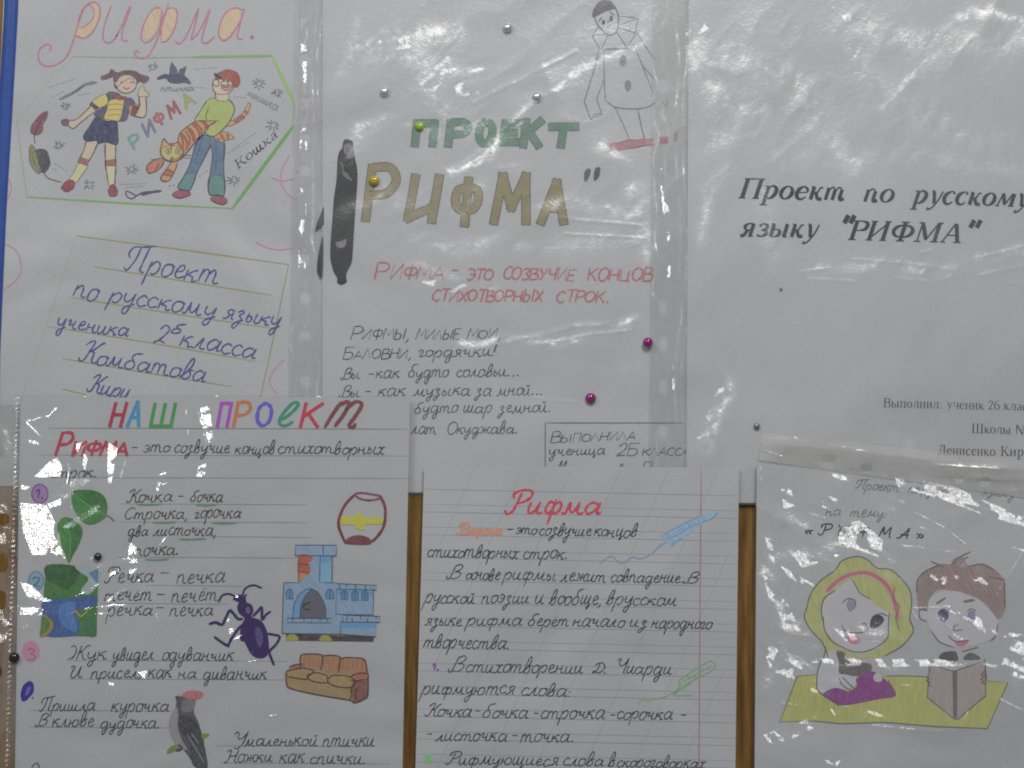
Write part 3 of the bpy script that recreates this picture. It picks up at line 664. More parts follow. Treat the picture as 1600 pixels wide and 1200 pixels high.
s.fill('hair', (176, 80, 66), "492,262 515,228 545,214 570,203 600,208 634,220 652,245 660,272 655,300 640,322 622,318 612,330 606,300 598,280 580,285 566,266 548,276 530,264 512,272", T=B)
s.fill('cap_tuft', (72, 68, 84), "485,228 515,240 540,268 505,262", T=B)
s.line('glasses', (88, 104, 100), "478,280 500,270 520,285 515,310 490,315 478,295", 1.6, T=B); s.line('glasses', (88, 104, 100), "535,290 560,280 582,295 575,318 545,318 535,290", 1.6, T=B)
s.line('outline', OUT, "440,410 400,470 355,540", 1.2, T=B); s.line('outline', OUT, "580,400 620,450 612,510 560,590 490,650 440,640 430,600 500,550", 1.2, T=B)
s.line('outline', OUT, "450,460 430,520 440,545", 1.1, T=B); s.line('outline', OUT, "385,660 350,740 330,820 290,910 240,995 300,1015 330,1005 370,900 420,800 460,720 475,780 460,900 450,1035 510,1045 555,1040 550,850 555,690", 1.2, T=B)
s.line('outline', OUT, "480,280 475,320 495,365 500,400", 1.1, T=B); s.line('outline', OUT, "210,1035 212,1055 260,1068 322,1045", 1.2, T=B); s.line('outline', OUT, "462,1065 475,1088 540,1112 572,1095", 1.2, T=B)
s.group = ('drawn_cat', None)
CT = (206, 150, 86); CS = (174, 96, 66)
s.fill('fur', CT, "370,550 440,548 520,548 480,580 430,610 400,660 350,700 300,760 270,800 220,820 160,810 125,770 130,720 145,670 180,700 240,690 250,640 300,590", T=B)
s.fill('fur', (204, 116, 84), "110,800 150,815 130,860 80,895 40,890 35,850", T=B); s.fill('fur', CT, "205,820 240,830 215,900 180,950 140,955 125,925 160,880", T=B)
s.fill('fur', CT, "560,560 620,540 680,490 715,430 732,445 700,510 640,560 580,585", T=B); s.fill('fur', CT, "490,650 560,620 610,650 620,665 560,680 540,692 500,675", T=B)
for st in ("300,590 340,640 350,690", "265,630 305,690 300,740", "340,565 380,610 390,650", "400,552 430,575 425,600", "245,690 275,740 272,790", "620,540 640,560", "655,515 675,540", "690,480 712,500", "145,905 200,915", "160,880 215,895", "530,640 550,675", "205,700 215,740"):
    s.line('fur_stripe', CS, st, 5, T=B, kind='wash')
s.fill('face', (196, 182, 110), "135,740 180,715 240,720 275,750 250,790 190,815 145,790", T=B)
s.line('outline', OUT, "520,548 440,548 370,550 300,590 250,640 240,690 180,700 148,668 130,720 125,770 160,812 220,822 290,775 350,705 400,660 430,612", 1.3, T=B)
for cx, cy in ((178, 752), (243, 752)): s.line('eye', (96, 128, 104), [(cx-18, cy), (cx, cy-20), (cx+18, cy), (cx, cy+20), (cx-18, cy)], 1.6, T=B)
s.line('outline', OUT, "205,800 190,815", 1.5, T=B); s.line('outline', OUT, "150,815 120,870 60,900 40,890 40,840 100,805", 1.1, T=B); s.line('outline', OUT, "240,830 215,900 180,950 130,940 160,880 200,825", 1.1, T=B)
for st in ("250,790 330,800", "255,780 335,780", "130,800 60,810"): s.line('outline', OUT, st, .8, T=B)
s.auto = None
s.fill('nose', (196, 120, 110), "196,788 210,788 203,798", T=B); s.line('outline', OUT, "190,802 203,796 216,802", 1.2, T=B)
for cx in (178, 243): s.fill('pupil', (70, 80, 66), [(cx - 5, 752), (cx, 742), (cx + 5, 752), (cx, 764)], T=B)
for st in ("260,640 280,700 278,730", "320,590 352,640 362,690", "360,560 400,600 405,640", "290,610 322,665 322,712", "420,552 445,580 440,612", "180,700 200,720 195,740", "640,525 655,555", "672,505 690,530", "120,830 90,880", "175,870 205,890", "505,660 520,680", "575,625 580,670"): s.line('dark_stripe', (150, 84, 60), st, 2.6, T=B, kind='pencil')
s.group = ('drawn_girl', None)
for st in ("765,215 740,240 700,250", "775,225 760,260 764,300", "850,215 830,240 800,250", "880,222 900,250 904,290", "930,245 960,262 975,285", "700,245 690,265"): s.line('hair_strand', (84, 54, 60), st, 1.3, T=A)
for st in ("800,290 808,284 818,290", "862,290 872,284 884,290"): s.line('eyelid', (60, 50, 56), st, 1.7, T=A)
for st in ("815,322 838,340 866,322", "835,300 842,312 834,314"): s.line('outline', (150, 70, 72), st, 1.3, T=A)
for st in ("640,405 660,440", "690,450 700,500", "840,420 835,500 845,540", "720,360 715,420 690,470", "640,560 620,620 600,670", "700,560 690,640", "740,560 745,680"): s.line('cloth_fold', (60, 58, 82), st, 1.3, T=A, kind='pencil')
for yy in (450, 470, 490, 510, 528): s.line('shirt_stripe', (160, 110, 60), f"705,{yy} 750,{yy-6} 805,{yy-3}", 1.0, T=A)
for st in ("430,965 450,985 480,965", "735,1010 750,1025 770,1010"): s.line('shoe_strap', (90, 40, 50), st, 1.3, T=A)
s.group = ('drawn_boy', None)
for st in ("520,235 560,225 600,235", "540,255 590,245 630,270", "600,215 640,250 650,300"): s.line('hair_strand', (134, 56, 48), st, 1.5, T=B)
for st in ("450,480 470,520 450,545", "560,430 590,470 580,530", "500,420 520,470", "520,600 480,630", "400,470 430,480"): s.line('cloth_fold', (112, 126, 52), st, 1.4, T=B, kind='pencil')
for st in ("400,680 380,760 350,830", "500,700 500,800 490,900", "520,900 525,1030", "290,900 270,980", "330,880 310,1000"): s.line('cloth_fold', (64, 88, 116), st, 1.3, T=B, kind='pencil')
for st in ("500,340 515,350 535,345", "512,300 506,325 516,328"): s.line('outline', (120, 70, 66), st, 1.3, T=B)
# grey splats and dashes
s.group = ('ink_splat', None)
for cx, cy, r in ((790, 345-0, 9), (335, 550, 8), (300, 755, 9), (460, 960, 10), (680, 880, 10), (1345, 430, 11), (1440, 480, 9), (1420, 650, 11), (1215, 935, 11)):
    cx, cy = cx / 3.333, cy / 3.333
    s.uid += 1; s.hold = s.uid
    for k in range(9):
        a = k * .7 + rnd.random() * .3; r0, r1 = r * rnd.uniform(.2, .4), r * rnd.uniform(.7, 1.2)
        s.line('splat', (110, 112, 120), [(cx + r0 * math.cos(a), cy + r0 * math.sin(a)), (cx + r1 * math.cos(a), cy + r1 * math.sin(a) * .8)], 1.5)
s.hold = None
s.group = ('dashed_trail', None)
for x0, y0, x1, y1 in ((75, 135, 120, 120), (80, 150, 100, 140), (302, 107, 340, 104), (305, 135, 322, 137), (365, 150, 385, 152), (355, 238, 390, 220), (362, 232, 400, 205), (310, 275, 325, 264), (185, 287, 230, 286), (195, 292, 225, 290), (83, 254, 105, 268), (80, 262, 88, 265), (262, 290, 275, 287), (120, 148, 140, 144)):
    n = max(2, int(math.hypot(x1 - x0, y1 - y0) / 5)); s.uid += 1; s.hold = s.uid
    for k in range(n):
        t = k / n; s.line('trail_dash', (136, 134, 142), [(x0 + (x1-x0)*t, y0 + (y1-y0)*t), (x0 + (x1-x0)*(t+.5/n), y0 + (y1-y0)*(t+.5/n))], 1.1)
s.hold = None
s.group = ('picture_word', None)
for ch, x, y, c in zip('РИФМА', (207, 228, 244, 266, 290), (232, 212, 196, 184, 168), ((116, 160, 146), (128, 124, 150), (176, 100, 104), (170, 90, 96), (160, 164, 84))):
    write(s, 'small_letter', c, ch, (x, y), (x + 15, y - 9), 9.5, 'blk', .1, 4.4, 'marker', .3)
write(s, 'small_letter', (70, 66, 72), 'Кошка', (370, 264), (434, 212), 9, 'reg', .25, wmul=.7); write(s, 'small_letter', (140, 138, 146), 'мышка', (384, 146), (432, 172), 7, 'cur', .1, 1.6); write(s, 'small_letter', (140, 140, 140), 'птичка', (250, 141), (302, 140), 5, 'cur', .1, 1.8)
s.group = ('pink_flower_line', None)
for st in ("0,378 22,390 31,412 26,434 0,456", "452,242 440,262 438,282 446,300 462,312", "422,276 440,282 460,278", "398,377 415,386 435,390 456,387", "443,562 426,580 420,598 432,616", "2,268 14,285 14,300 2,330", "470,160 476,168 474,180", "462,270 470,262"):
    s.line('petal_line', (206, 120, 146), st, 1.9, kind='pencil')
s.group = ('text_frame', None)
LM = (150, 150, 70)
s.line('frame_line', LM, "118,368 300,392 450,413", 2.6, False); s.line('frame_line', (170, 164, 140), "118,368 76,492 33,618", 1.8, False, kind='pencil'); s.line('frame_line', LM, "450,413 428,520 402,640", 2.2, False)
for st in ("145,416 280,438 422,461", "106,464 270,490 432,514", "73,510 230,535 399,565", "96,560 230,583 361,604", "95,608 133,617"): s.line('frame_line', LM, st, 2.0)
s.group = None
BL = (78, 84, 150)
for t, a, b, xh in (('Проект', (190, 422), (338, 444), 20), ('по', (110, 464), (148, 470), 18), ('русскому', (166, 470), (334, 496), 17), ('языку', (346, 497), (436, 512), 15), ('ученика', (84, 510), (198, 527), 14),
                    ('2', (238, 536), (258, 538), 17), ('б', (264, 520), (286, 520), 8), ('класса', (277, 540), (398, 560), 16), ('Комбатова', (120, 564), (319, 597), 17), ('Кири', (133, 612), (200, 624), 16)):
    write(s, 'handwritten_word', BL, t, a, b, xh, 'cur', .3, 2.5)
s.flush()

# blue edging at the far left
V = []; 
tp = [(29, -60), (26, 20), (21, 110), (14, 230), (8, 330), (3, 440), (-2, 560), (-4, 760)]
for x, y in tp:
    for dx, d in ((-22, 1.0), (-20, 2.2), (-10, 2.9), (-2, 2.2), (0, 1.0)): V.append(P(x + dx, y, d))
F = [(5*i + j, 5*i + j + 1, 5*i + j + 6, 5*i + j + 5) for i in range(len(tp) - 1) for j in range(4)]
tag(mesh_obj('folder_edging', V, F, plain((.055, .12, .42), .35, .5, 'blue_plastic'), None, True), 'narrow blue plastic edging strip along the left side of the board', 'edging')

# ------------------------------------------------------------------ page 2: centre, green and gold capitals, sad clown
p2 = thing('project_page', 'sleeved page with green and gold capitals, red definition, poem and pencil clown drawing', 'page', g_pages)
sheet('paper_sheet', [(503, -60), (1076, -60), (1078, 771), (503, 769)], 2.0, PAPER_M, p2)
s = Sheet(p2, 2.0, 178)
GN = (84, 130, 106); GD = (142, 130, 84)
def fat(word, col, dark, boxes, wd, jit=.3, slant=.12, wide=1.0):
    for ch, (x0, x1, yb, h) in zip(word, boxes):
        st = rnd.getstate(); write(s, 'letter_outline', dark, ch, (x0 + wd / 2, yb - wd / 2), (x1 - wd / 2 - h * slant + wd * .2, yb - wd / 2), (h - wd) / 2, 'blk', slant, wd + 3.4, 'pencil', jit)
        rnd.setstate(st); write(s, 'capital_letter', col, ch, (x0 + wd / 2, yb - wd / 2), (x1 - wd / 2 - h * slant + wd * .2, yb - wd / 2), (h - wd) / 2, 'blk', slant, wd, 'wash', jit)
s.group = ('green_heading', None)
fat('ПРОЕКТ', GN, (58, 96, 80), ((640, 690, 230, 43), (692, 740, 230, 46), (741, 778, 229, 45), (779, 818, 227, 42), (811, 852, 232, 44), (852, 904, 232, 44)), 10)
s.group = ('gold_heading', None)
BLK['U'] = (13, '/2,20 0,1 10,6;/12.5,20 10.5,0')
fat('РUФМА', GD, (84, 80, 66), ((561, 628, 347, 82), (631, 696, 349, 78), (700, 762, 352, 74), (766, 838, 352, 76), (840, 896, 352, 76)), 11.5, .15)
s.group = ('quotation_mark', None)
s.fill('mark', (34, 34, 36), "916,264 923,264 921,276 914,284 913,272", kind='pencil'); s.fill('mark', (34, 34, 36), "931,262 938,262 936,276 929,282 928,272", kind='pencil')
s.group = ('black_cutout', None)
Dz = Z(460, 180, 4.285)
s.fill('cutout', (30, 28, 32), "330,165 360,158 388,175 390,220 402,275 420,370 418,480 405,650 396,800 388,930 380,990 350,1050 345,1090 348,1115 315,1135 285,1120 285,1088 262,1050 240,960 240,850 252,700 262,560 280,430 290,270 318,215", T=Dz, kind='print')
s.fill('cutout', (36, 34, 38), "195,605 195,730 150,770 136,778 150,720", T=Dz, kind='print', smooth=False); s.fill('cutout', (30, 28, 32), "190,815 187,1075 155,1060 150,1010 165,900", T=Dz, kind='print')
s.group = ('scuffed_patch', None); s.k = 300
s.fill('scuff', (112, 104, 108), "332,200 380,185 390,240 402,270 370,290 345,270 330,240", T=Dz, kind='pencil'); s.fill('scuff', (96, 92, 94), "320,375 350,385 385,440 350,420 325,400", T=Dz, kind='pencil')
s.line('scuff', (90, 86, 88), "305,310 318,330 325,370", 2, T=Dz, kind='pencil')
s.fill('scuff', (120, 116, 118), "275,850 300,845 345,830 335,880 290,885", T=Dz, kind='pencil')
RD = (182, 80, 92)
s.group = None
for t, a, b, xh, st in (('Рифма', (584, 436), (694, 436), 13, 'blk'), ('-', (702, 434), (716, 434), 12, 'blk'), ('это', (728, 437), (770, 437), 12, 'blk'), ('созвучие', (785, 436), (898, 438), 12, 'blk'), ('концов', (917, 438), (1019, 439), 12.5, 'blk'),
                        ('стихотворных', (674, 470), (848, 471), 11.5, 'blk'), ('строк.', (868, 472), (954, 473), 12, 'blk')):
    write(s, 'red_word', RD, t, a, b, xh, st, .22, 2.7, 'pencil')
DK = (46, 48, 52)
for t, a, b, xh, st in (('Рифмы,', (546, 531), (642, 530), 10, 'blk'), ('милые', (649, 530), (718, 530), 10, 'blk'), ('мои,', (729, 530), (786, 528), 10, 'blk'), ('Баловни,', (534, 561), (645, 560), 9.5, 'blk'), ('гордячки!', (652, 558), (776, 556), 11, 'cur'),
                        ('Вы', (532, 593), (562, 592), 9, 'cur'), ('-как', (572, 591), (624, 590), 11, 'cur'), ('будто', (636, 590), (700, 589), 11, 'cur'), ('соловьи...', (712, 589), (814, 587), 11, 'cur'),
                        ('Вы', (530, 621), (561, 620), 9, 'cur'), ('-', (567, 617), (580, 617), 10, 'cur'), ('как', (589, 619), (633, 618), 11, 'cur'), ('музыка', (645, 618), (735, 618), 11, 'cur'), ('за', (742, 618), (768, 618), 11, 'cur'), ('мной...', (776, 618), (850, 617), 11, 'cur'),
                        ('будто', (646, 646), (714, 645), 11, 'cur'), ('шар', (722, 645), (768, 645), 11, 'cur'), ('земной.', (778, 645), (862, 643), 11, 'cur'), ('лат', (641, 678), (682, 678), 11, 'cur'), ('Окуджава.', (697, 678), (810, 677), 10, 'cur'),
                        ('Выполнила', (859, 692), (994, 688), 8.8, 'blk'), ('ученица', (857, 712), (946, 710), 9, 'cur'), ('2Б', (962, 713), (996, 712), 9, 'blk'), ('класса', (1003, 712), (1078, 712), 8, 'blk'), ('М', (866, 738), (882, 738), 9, 'cur'), ('в', (964, 740), (974, 740), 9, 'cur'), ('П', (1002, 740), (1018, 740), 9, 'blk')):
    write(s, 'poem_word', DK, t, a, b, xh, st, .28, 1.6)
s.group = ('pencil_box', None); s.line('box_line', (90, 90, 94), "852,740 852,661", 1.8, False); s.line('box_line', (90, 90, 94), "852,661 1070,661", 1.8, False)
Cz = Z(860, 0, 4.614)
s.group = ('drawn_clown', None)
GY = (98, 96, 102)
s.fill('clown_cap', (92, 88, 94), "305,85 330,30 380,-5 435,0 462,38 468,58 400,78 310,122", T=Cz, kind='pencil')
s.fill('coat_button', (112, 110, 116), "500,430 510,400 525,393 545,405 550,440 535,470 515,475 503,455", T=Cz, kind='pencil'); s.fill('coat_button', (112, 110, 116), "537,605 548,578 565,573 580,590 582,625 570,652 550,655 540,635", T=Cz, kind='pencil')
s.fill('clown_shoe', (176, 92, 108), "425,1035 500,1025 560,1005 640,1008 680,1005 682,1045 620,1060 500,1078 440,1070", T=Cz, kind='pencil'); s.fill('clown_shoe', (182, 120, 130), "682,1000 745,1000 742,1045 690,1045", T=Cz, kind='pencil', smooth=False)
s.fill('clown_shoe', (172, 84, 100), "790,985 850,980 855,1030 790,1038", T=Cz, kind='pencil', smooth=False); s.fill('clown_shoe', (150, 130, 136), "890,960 925,948 920,1000 892,1028", T=Cz, kind='pencil', smooth=False)
for st, w_ in (("315,110 345,180 400,235 440,248 480,220 492,150 485,90 462,35", 2), ("345,190 300,255 352,340 370,350", 1.6), ("300,255 405,240", 1.4), ("415,245 372,345", 1.6), ("385,352 555,345", 1.8), ("480,225 555,345", 1.6),
               ("555,335 605,260 635,135 600,122 495,112", 1.6), ("500,175 600,140 635,135", 1.5), ("500,200 615,232", 1.5), ("350,345 325,470 245,730 292,858 372,822 335,710 385,575", 1.8), ("292,858 320,825 372,810", 1.6),
               ("385,352 390,600 398,720", 1.8), ("405,725 470,770 600,782 700,770 755,735", 1.9), ("600,310 665,470 740,660", 1.7), ("625,232 700,350 755,430", 1.7), ("670,475 745,560", 1.5), ("465,768 520,880 570,1000", 1.7), ("632,785 655,900 682,1005", 1.9),
               ("425,1035 440,1072 500,1078 620,1060 690,1045 742,1045", 1.6), ("425,1035 500,1025 560,1005 620,1005 745,998", 1.4), ("800,735 830,745 820,760 845,755 843,715", 1.4)):
    s.line('pencil_line', GY, st, w_ * .95, smooth=(w_ == 1.9 or 'xx' in st or st.startswith('315')), T=Cz)
s.fill('clown_eye', (66, 64, 68), "373,150 380,138 392,142 394,165 382,172 374,165", T=Cz); s.fill('clown_eye', (74, 72, 78), "430,118 440,108 450,122 448,145 436,150 428,138", T=Cz)
for st in ("352,150 372,118", "430,80 458,105", "410,195 422,182 440,178", "412,150 425,155"): s.line('pencil_line', GY, st, 1.8, T=Cz)
s.flush()
def slots(ys, x0, x1, h): return [(x0, y - h / 2, x1, y + h / 2) for y in ys]
def cut(rects):
    def k(X, Y):
        m = np.ones(X.shape, bool)
        for a, b, c, d in rects:
            cx, cy, rx, ry = (a + c) / 2, (b + d) / 2, (c - a) / 2, (d - b) / 2
            m &= ~((np.abs((X - cx) / rx) ** 2.2 + np.abs((Y - cy) / ry) ** 2.2) < 1)
        return m
    return k
FILM_SOFT = film_mat(.08, 2.5, .26, .6, (.99, .99, .995), .30, 'soft_film')
FILM_CLEAR = film_mat(.012, 1.9, .10, .18, (.965, .965, .97), .26, 'glossy_film')
FILM_CRISP = film_mat(.035, 2.0, .23, .38, (.975, .975, .98), .42, 'crinkled_film')
STRIP = film_mat(.075, 2.4, .19, .5, (.95, .955, .95), .5, 'margin_film', (1, 1, .25))
def relief2(X, Y):
    return film_relief(X, Y, [(640, 120, 150, 90, .55), (820, 130, 160, 110, .6), (600, 300, 120, 80, .3), (1000, 240, 90, 120, .25), (850, 330, 220, 60, .3)], .10,
        patches=[([(540, 70), (585, 45), (650, 52), (640, 75), (560, 85)], .45), ([(655, 130), (700, 85), (720, 100), (670, 150)], .3), ([(700, 110), (760, 100), (750, 150), (715, 150)], .35), ([(640, 410), (740, 450), (720, 462), (655, 440)], .35)],
        ridges=[([(700, 270), (760, 230), (800, 190), (850, 150), (880, 138)], 2.2), ([(740, 160), (800, 130), (900, 80)], 2.5), ([(720, 540), (790, 535), (850, 522), (900, 508), (950, 506)], 3.5), ([(600, 572), (606, 608)], 1.5), ([(820, 618), (870, 626), (905, 628)], 1.2), ([(870, 340), (1000, 352)], 2.0), ([(880, 365), (1010, 372)], 1.2), ([(845, 538), (930, 522), (985, 516)], 2.0)],
        veils=[([(560, 70), (640, 48), (710, 60)], 16, .8), ([(570, 90), (700, 90), (740, 120)], 20, .5), ([(810, 190), (880, 130), (1000, 60)], 12, .8), ([(700, 270), (770, 230), (850, 165)], 9, .9), ([(540, 260), (560, 200), (620, 180), (680, 200)], 14, .6),
               ([(660, 60), (680, 160), (740, 200)], 18, .55), ([(860, 310), (940, 330), (1010, 330)], 18, .55), ([(940, 230), (990, 260), (1010, 400)], 16, .55), ([(640, 410), (740, 440), (800, 470)], 12, .5), ([(720, 540), (900, 525), (1000, 500)], 9, .8),
               ([(540, 330), (600, 300), (720, 330), (800, 250)], 16, .45), ([(850, 570), (1000, 575)], 14, .3), ([(530, 120), (560, 30)], 10, .5), ([(650, 380), (850, 385), (1000, 362)], 14, .5), ([(900, 60), (1010, 20)], 20, .4)],
        rg=.58, size=30, seed=3, ang=-.6, ax=2.6)
film('clear_sleeve', [(503, -60), (1072, -60), (1070, 774), (501, 772)], 2.9, FILM_SOFT, p2, 2.0, relief2)
def relief_strip(seed, vertical=True):
    def r(X, Y):
        xa, xb = X.min(), X.max()
        vl = [([(xa + (xb - xa) * f, 0), (xa + (xb - xa) * (f + .08), 300), (xa + (xb - xa) * f, 760)], wd, am) for f, wd, am in ((.12, 2.0, .8), (.42, 2.6, .6), (.72, 2.2, .75), (.9, 1.6, .9))]
        h = film_relief(X, Y, [], .5, veils=vl, size=20, seed=seed, ang=math.pi / 2 if vertical else 0, ax=3.2, patches=[([(470, 30), (480, 30), (478, 420), (466, 420)], .35), ([(1018, 230), (1028, 230), (1060, 700), (1052, 700), (1046, 280)], .45)])
        return h[0] + (1.2 * np.exp(-((X - X.max() + 3) / 2.2) ** 2) if vertical else 0), h[1]
    return r
film('punched_margin', [(462, -60), (505, -60), (502, 774), (448, 774)], 3.0, STRIP, p2, 1.5, relief_strip(21), keep=cut([(470, y - 8, 484, y + 8) for y in (88, 156, 212, 262, 400, 462, 520, 592, 660)]))

# ------------------------------------------------------------------ page 3: right, printed title
p3 = thing('project_page', 'large white page with printed bold italic title at the right of the board', 'page', g_pages)
sheet('paper_sheet', [(1076, -60), (1760, -60), (1760, 790), (1072, 785)], 3.9, PAPER_M, p3)
s = Sheet(p3, 3.9, 155)
BK = (40, 40, 50)
for t, a, b, xh in (('Проект', (1153, 309), (1318, 313), 20), ('по', (1346, 315), (1396, 316), 20), ('русскому', (1424, 317), (1606, 323), 19.5), ('языку', (1155, 369), (1276, 371), 20), ('"', (1311, 372), (1330, 372), 21),
                    ('РИФМА', (1324, 374), (1502, 379), 19.5), ('"', (1508, 378), (1528, 378), 20)):
    write(s, 'printed_word', BK, t, a, b, xh, 'ser', .3, wmul=1.05, kind='print')
for t, a, b, xh in (('Выполнил:', (1380, 636), (1472, 638), 9.2), ('ученик', (1479, 638), (1538, 640), 9.2), ('2б', (1543, 640), (1563, 640), 9.2), ('клас', (1568, 640), (1606, 642), 9.2),
                    ('Школы', (1518, 676), (1580, 678), 9.4), ('№', (1585, 678), (1608, 679), 9.4), ('Денисенко', (1465, 710), (1556, 712), 9.6), ('Кири', (1563, 712), (1612, 713), 9.6)):
    write(s, 'printed_word', (66, 68, 78), t, a, b, xh, 'reg', 0, wmul=.72, kind='print')
s.flush()
def relief3(X, Y):
    return film_relief(X, Y, [(1180, 110, 130, 120, .55), (1430, 70, 200, 90, .45), (1300, 230, 250, 60, .25), (1420, 430, 160, 40, .25), (1200, 420, 100, 40, .15)], .07,
        patches=[([(1060, 58), (1100, 36), (1108, 46), (1066, 66)], .1), ([(1086, 690), (1120, 610), (1145, 590), (1130, 650), (1100, 710)], .42), ([(1300, 10), (1360, 20), (1350, 120), (1320, 90)], .62)],
        ridges=[([(1250, 425), (1290, 420)], 1.5), ([(1262, 436), (1340, 440)], 1.6), ([(1330, 405), (1420, 412), (1480, 420)], 1.4), ([(1440, 395), (1457, 390)], 1.6), ([(1400, 435), (1450, 440)], 1.4), ([(1530, 430), (1598, 415)], 2.0), ([(1540, 400), (1600, 385)], 2.2), ([(1570, 440), (1600, 446)], 1.4), ([(1478, 436), (1486, 432)], 1.6), ([(1118, 192), (1125, 185)], 1.5), ([(1300, 700), (1350, 690)], 1.0), ([(1235, 503), (1245, 508)], 1.2)],
        veils=[([(1380, 165), (1440, 90), (1520, 55)], 8, .6), ([(1080, 60), (1110, 130), (1160, 170)], 26, .6), ([(1140, 90), (1240, 130), (1330, 260)], 26, .5), ([(1100, 230), (1150, 210), (1190, 180)], 18, .5), ([(1320, 30), (1450, 70), (1600, 60)], 26, .5), ([(1500, 30), (1540, 15), (1600, 40)], 10, .8),
               ([(1100, 380), (1110, 300), (1130, 270)], 12, .55), ([(1350, 110), (1420, 180), (1560, 220)], 26, .35), ([(1260, 420), (1350, 410), (1450, 425), (1600, 390)], 12, .6), ([(1100, 700), (1125, 640), (1142, 598)], 11, .9), ([(1220, 250), (1400, 240), (1600, 260)], 20, .3), ([(1380, 690), (1420, 700)], 14, .4), ([(1200, 300), (1210, 400)], 20, .35)],
        rg=.55, size=34, seed=5, ang=-.9, ax=2.2)
film('clear_sleeve', [(1072, -60), (1762, -60), (1762, 792), (1070, 788)], 4.7, FILM_SOFT, p3, 2.2, relief3)
film('punched_margin', [(1020, -60), (1076, -60), (1072, 730), (1014, 730)], 4.5, STRIP, p3, 1.5, relief_strip(25), keep=cut([(1030, y - 11, 1042, y + 11) for y in (130, 476, 534, 600, 672)]))

# ------------------------------------------------------------------ page 4: lower left, ruled sheet with pictures
p4 = thing('project_page', 'ruled page with rainbow heading, leaves, beetle, blue stove, sofa and bird pictures', 'page', g_pages)
sheet('paper_sheet', [(33, 621), (641, 621), (628, 1260), (24, 1260)], 6.6, PAPER_M, p4)
s = Sheet(p4, 6.6, 157)
s.group = ('page_ruling', None)
RL = (104, 106, 110)
for y, x0, x1 in ((669, 76, 636), (711, 60, 640), (746, 60, 640), (787, 190, 480), (815, 190, 480), (838, 330, 486), (870, 180, 465), (914, 230, 380), (942, 160, 360), (1031, 104, 450), (1060, 108, 450), (1109, 46, 270), (1135, 48, 280), (1164, 340, 590), (1191, 345, 610)):
    s.line('ruled_line', RL, [(x0, y), ((x0+x1)/2, y+.6), (x1, y+1.5)], 1.6 if y == 669 else 1.1, kind='pencil')
s.group = ('rainbow_heading', None)
for ch, x0, x1, c, st in (('Н', 171, 200, (158, 36, 62), 'blk'), ('А', 200, 226, (44, 130, 172), 'blk'), ('Ш', 234, 280, (48, 140, 56), 'blk'), ('П', 339, 366, (160, 60, 176), 'blk'), ('Р', 364, 396, (196, 104, 44), 'blk'),
                          ('О', 400, 432, (98, 76, 178), 'blk'), ('К', 468, 506, (176, 40, 62), 'blk')):
    write(s, 'heading_letter', c, ch, (x0, 666), (x1 - 7, 666), 18.6, st, .22, 5.6, 'marker', .25)
s.line('heading_letter', (24, 134, 104), "441,656 455,646 466,634 465,629 457,631 444,645 437,658 442,665 450,664 458,659", 5, kind='marker')
s.line('heading_letter', (118, 52, 56), "534,628 520,648 508,668", 6, kind='marker'); s.line('heading_letter', (118, 52, 56), "530,634 542,628 546,632 536,650 524,666", 6, kind='marker')
s.line('heading_letter', (118, 52, 56), "540,640 556,628 566,632 556,650 546,664 552,668 556,662", 6, kind='marker')
s.group = ('red_word', None)
write(s, 'marker_letter', (168, 36, 56), 'Р', (86, 711), (108, 711), 17.5, 'blk', .28, 5, 'marker'); write(s, 'marker_letter', (168, 36, 56), 'ифма', (113, 711), (202, 711), 13, 'blk', .26, 4.4, 'marker')
s.group = None
PN = (44, 46, 54)
for t, a, b, xh in (('-', (203, 704), (218, 704), 10), ('это', (224, 706), (266, 706), 11), ('созвучие', (272, 707), (360, 708), 11), ('концов', (367, 709), (430, 709), 11), ('стихотворных', (434, 708), (600, 709), 11), ('строк.', (80, 746), (154, 745), 10),
                    ('Кочка', (199, 785), (270, 783), 11), ('-', (275, 780), (290, 780), 12), ('бочка', (297, 783), (349, 783), 11), ('Строчка,', (194, 811), (296, 810), 11), ('горочка', (304, 809), (377, 809), 11), ('два', (200, 837), (232, 836), 10), ('листочка,', (240, 836), (340, 836), 11), ('почка.', (210, 867), (282, 866), 12),
                    ('Речка', (165, 910), (242, 908), 13), ('-', (246, 903), (268, 903), 14), ('печка', (276, 911), (352, 908), 14), ('течёт', (163, 938), (238, 937), 13), ('-', (241, 934), (262, 934), 14), ('печёт', (268, 940), (340, 938), 13), ('речка', (167, 962), (240, 960), 13), ('-', (240, 955), (260, 955), 13), ('печка', (265, 962), (334, 961), 13),
                    ('Жук', (108, 1030), (168, 1029), 12), ('увидел', (176, 1031), (241, 1030), 12), ('одуванчик', (253, 1031), (366, 1031), 12), ('И', (109, 1059), (130, 1058), 11), ('присел,', (142, 1059), (224, 1058), 11), ('как', (231, 1059), (270, 1058), 13), ('на', (278, 1059), (308, 1058), 10), ('диванчик', (317, 1061), (417, 1060), 12),
                    ('Пришла', (63, 1110), (150, 1108), 11), ('курочка', (174, 1111), (265, 1110), 12), ('В', (57, 1133), (74, 1132), 9), ('клюве', (82, 1134), (148, 1133), 12), ('дудочка.', (157, 1137), (252, 1136), 12),
                    ('У', (362, 1165), (384, 1164), 12), ('маленькой', (382, 1164), (496, 1164), 11), ('птички', (503, 1165), (585, 1164), 12), ('Ножки', (352, 1191), (426, 1189), 11), ('как', (436, 1190), (476, 1190), 13), ('спички.', (484, 1192), (574, 1192), 12), ('О', (48, 1208), (60, 1208), 10)):
    write(s, 'handwritten_word', PN, t, a, b, xh, 'cur', .3, 1.62)
s.group = ('green_underlining', None)
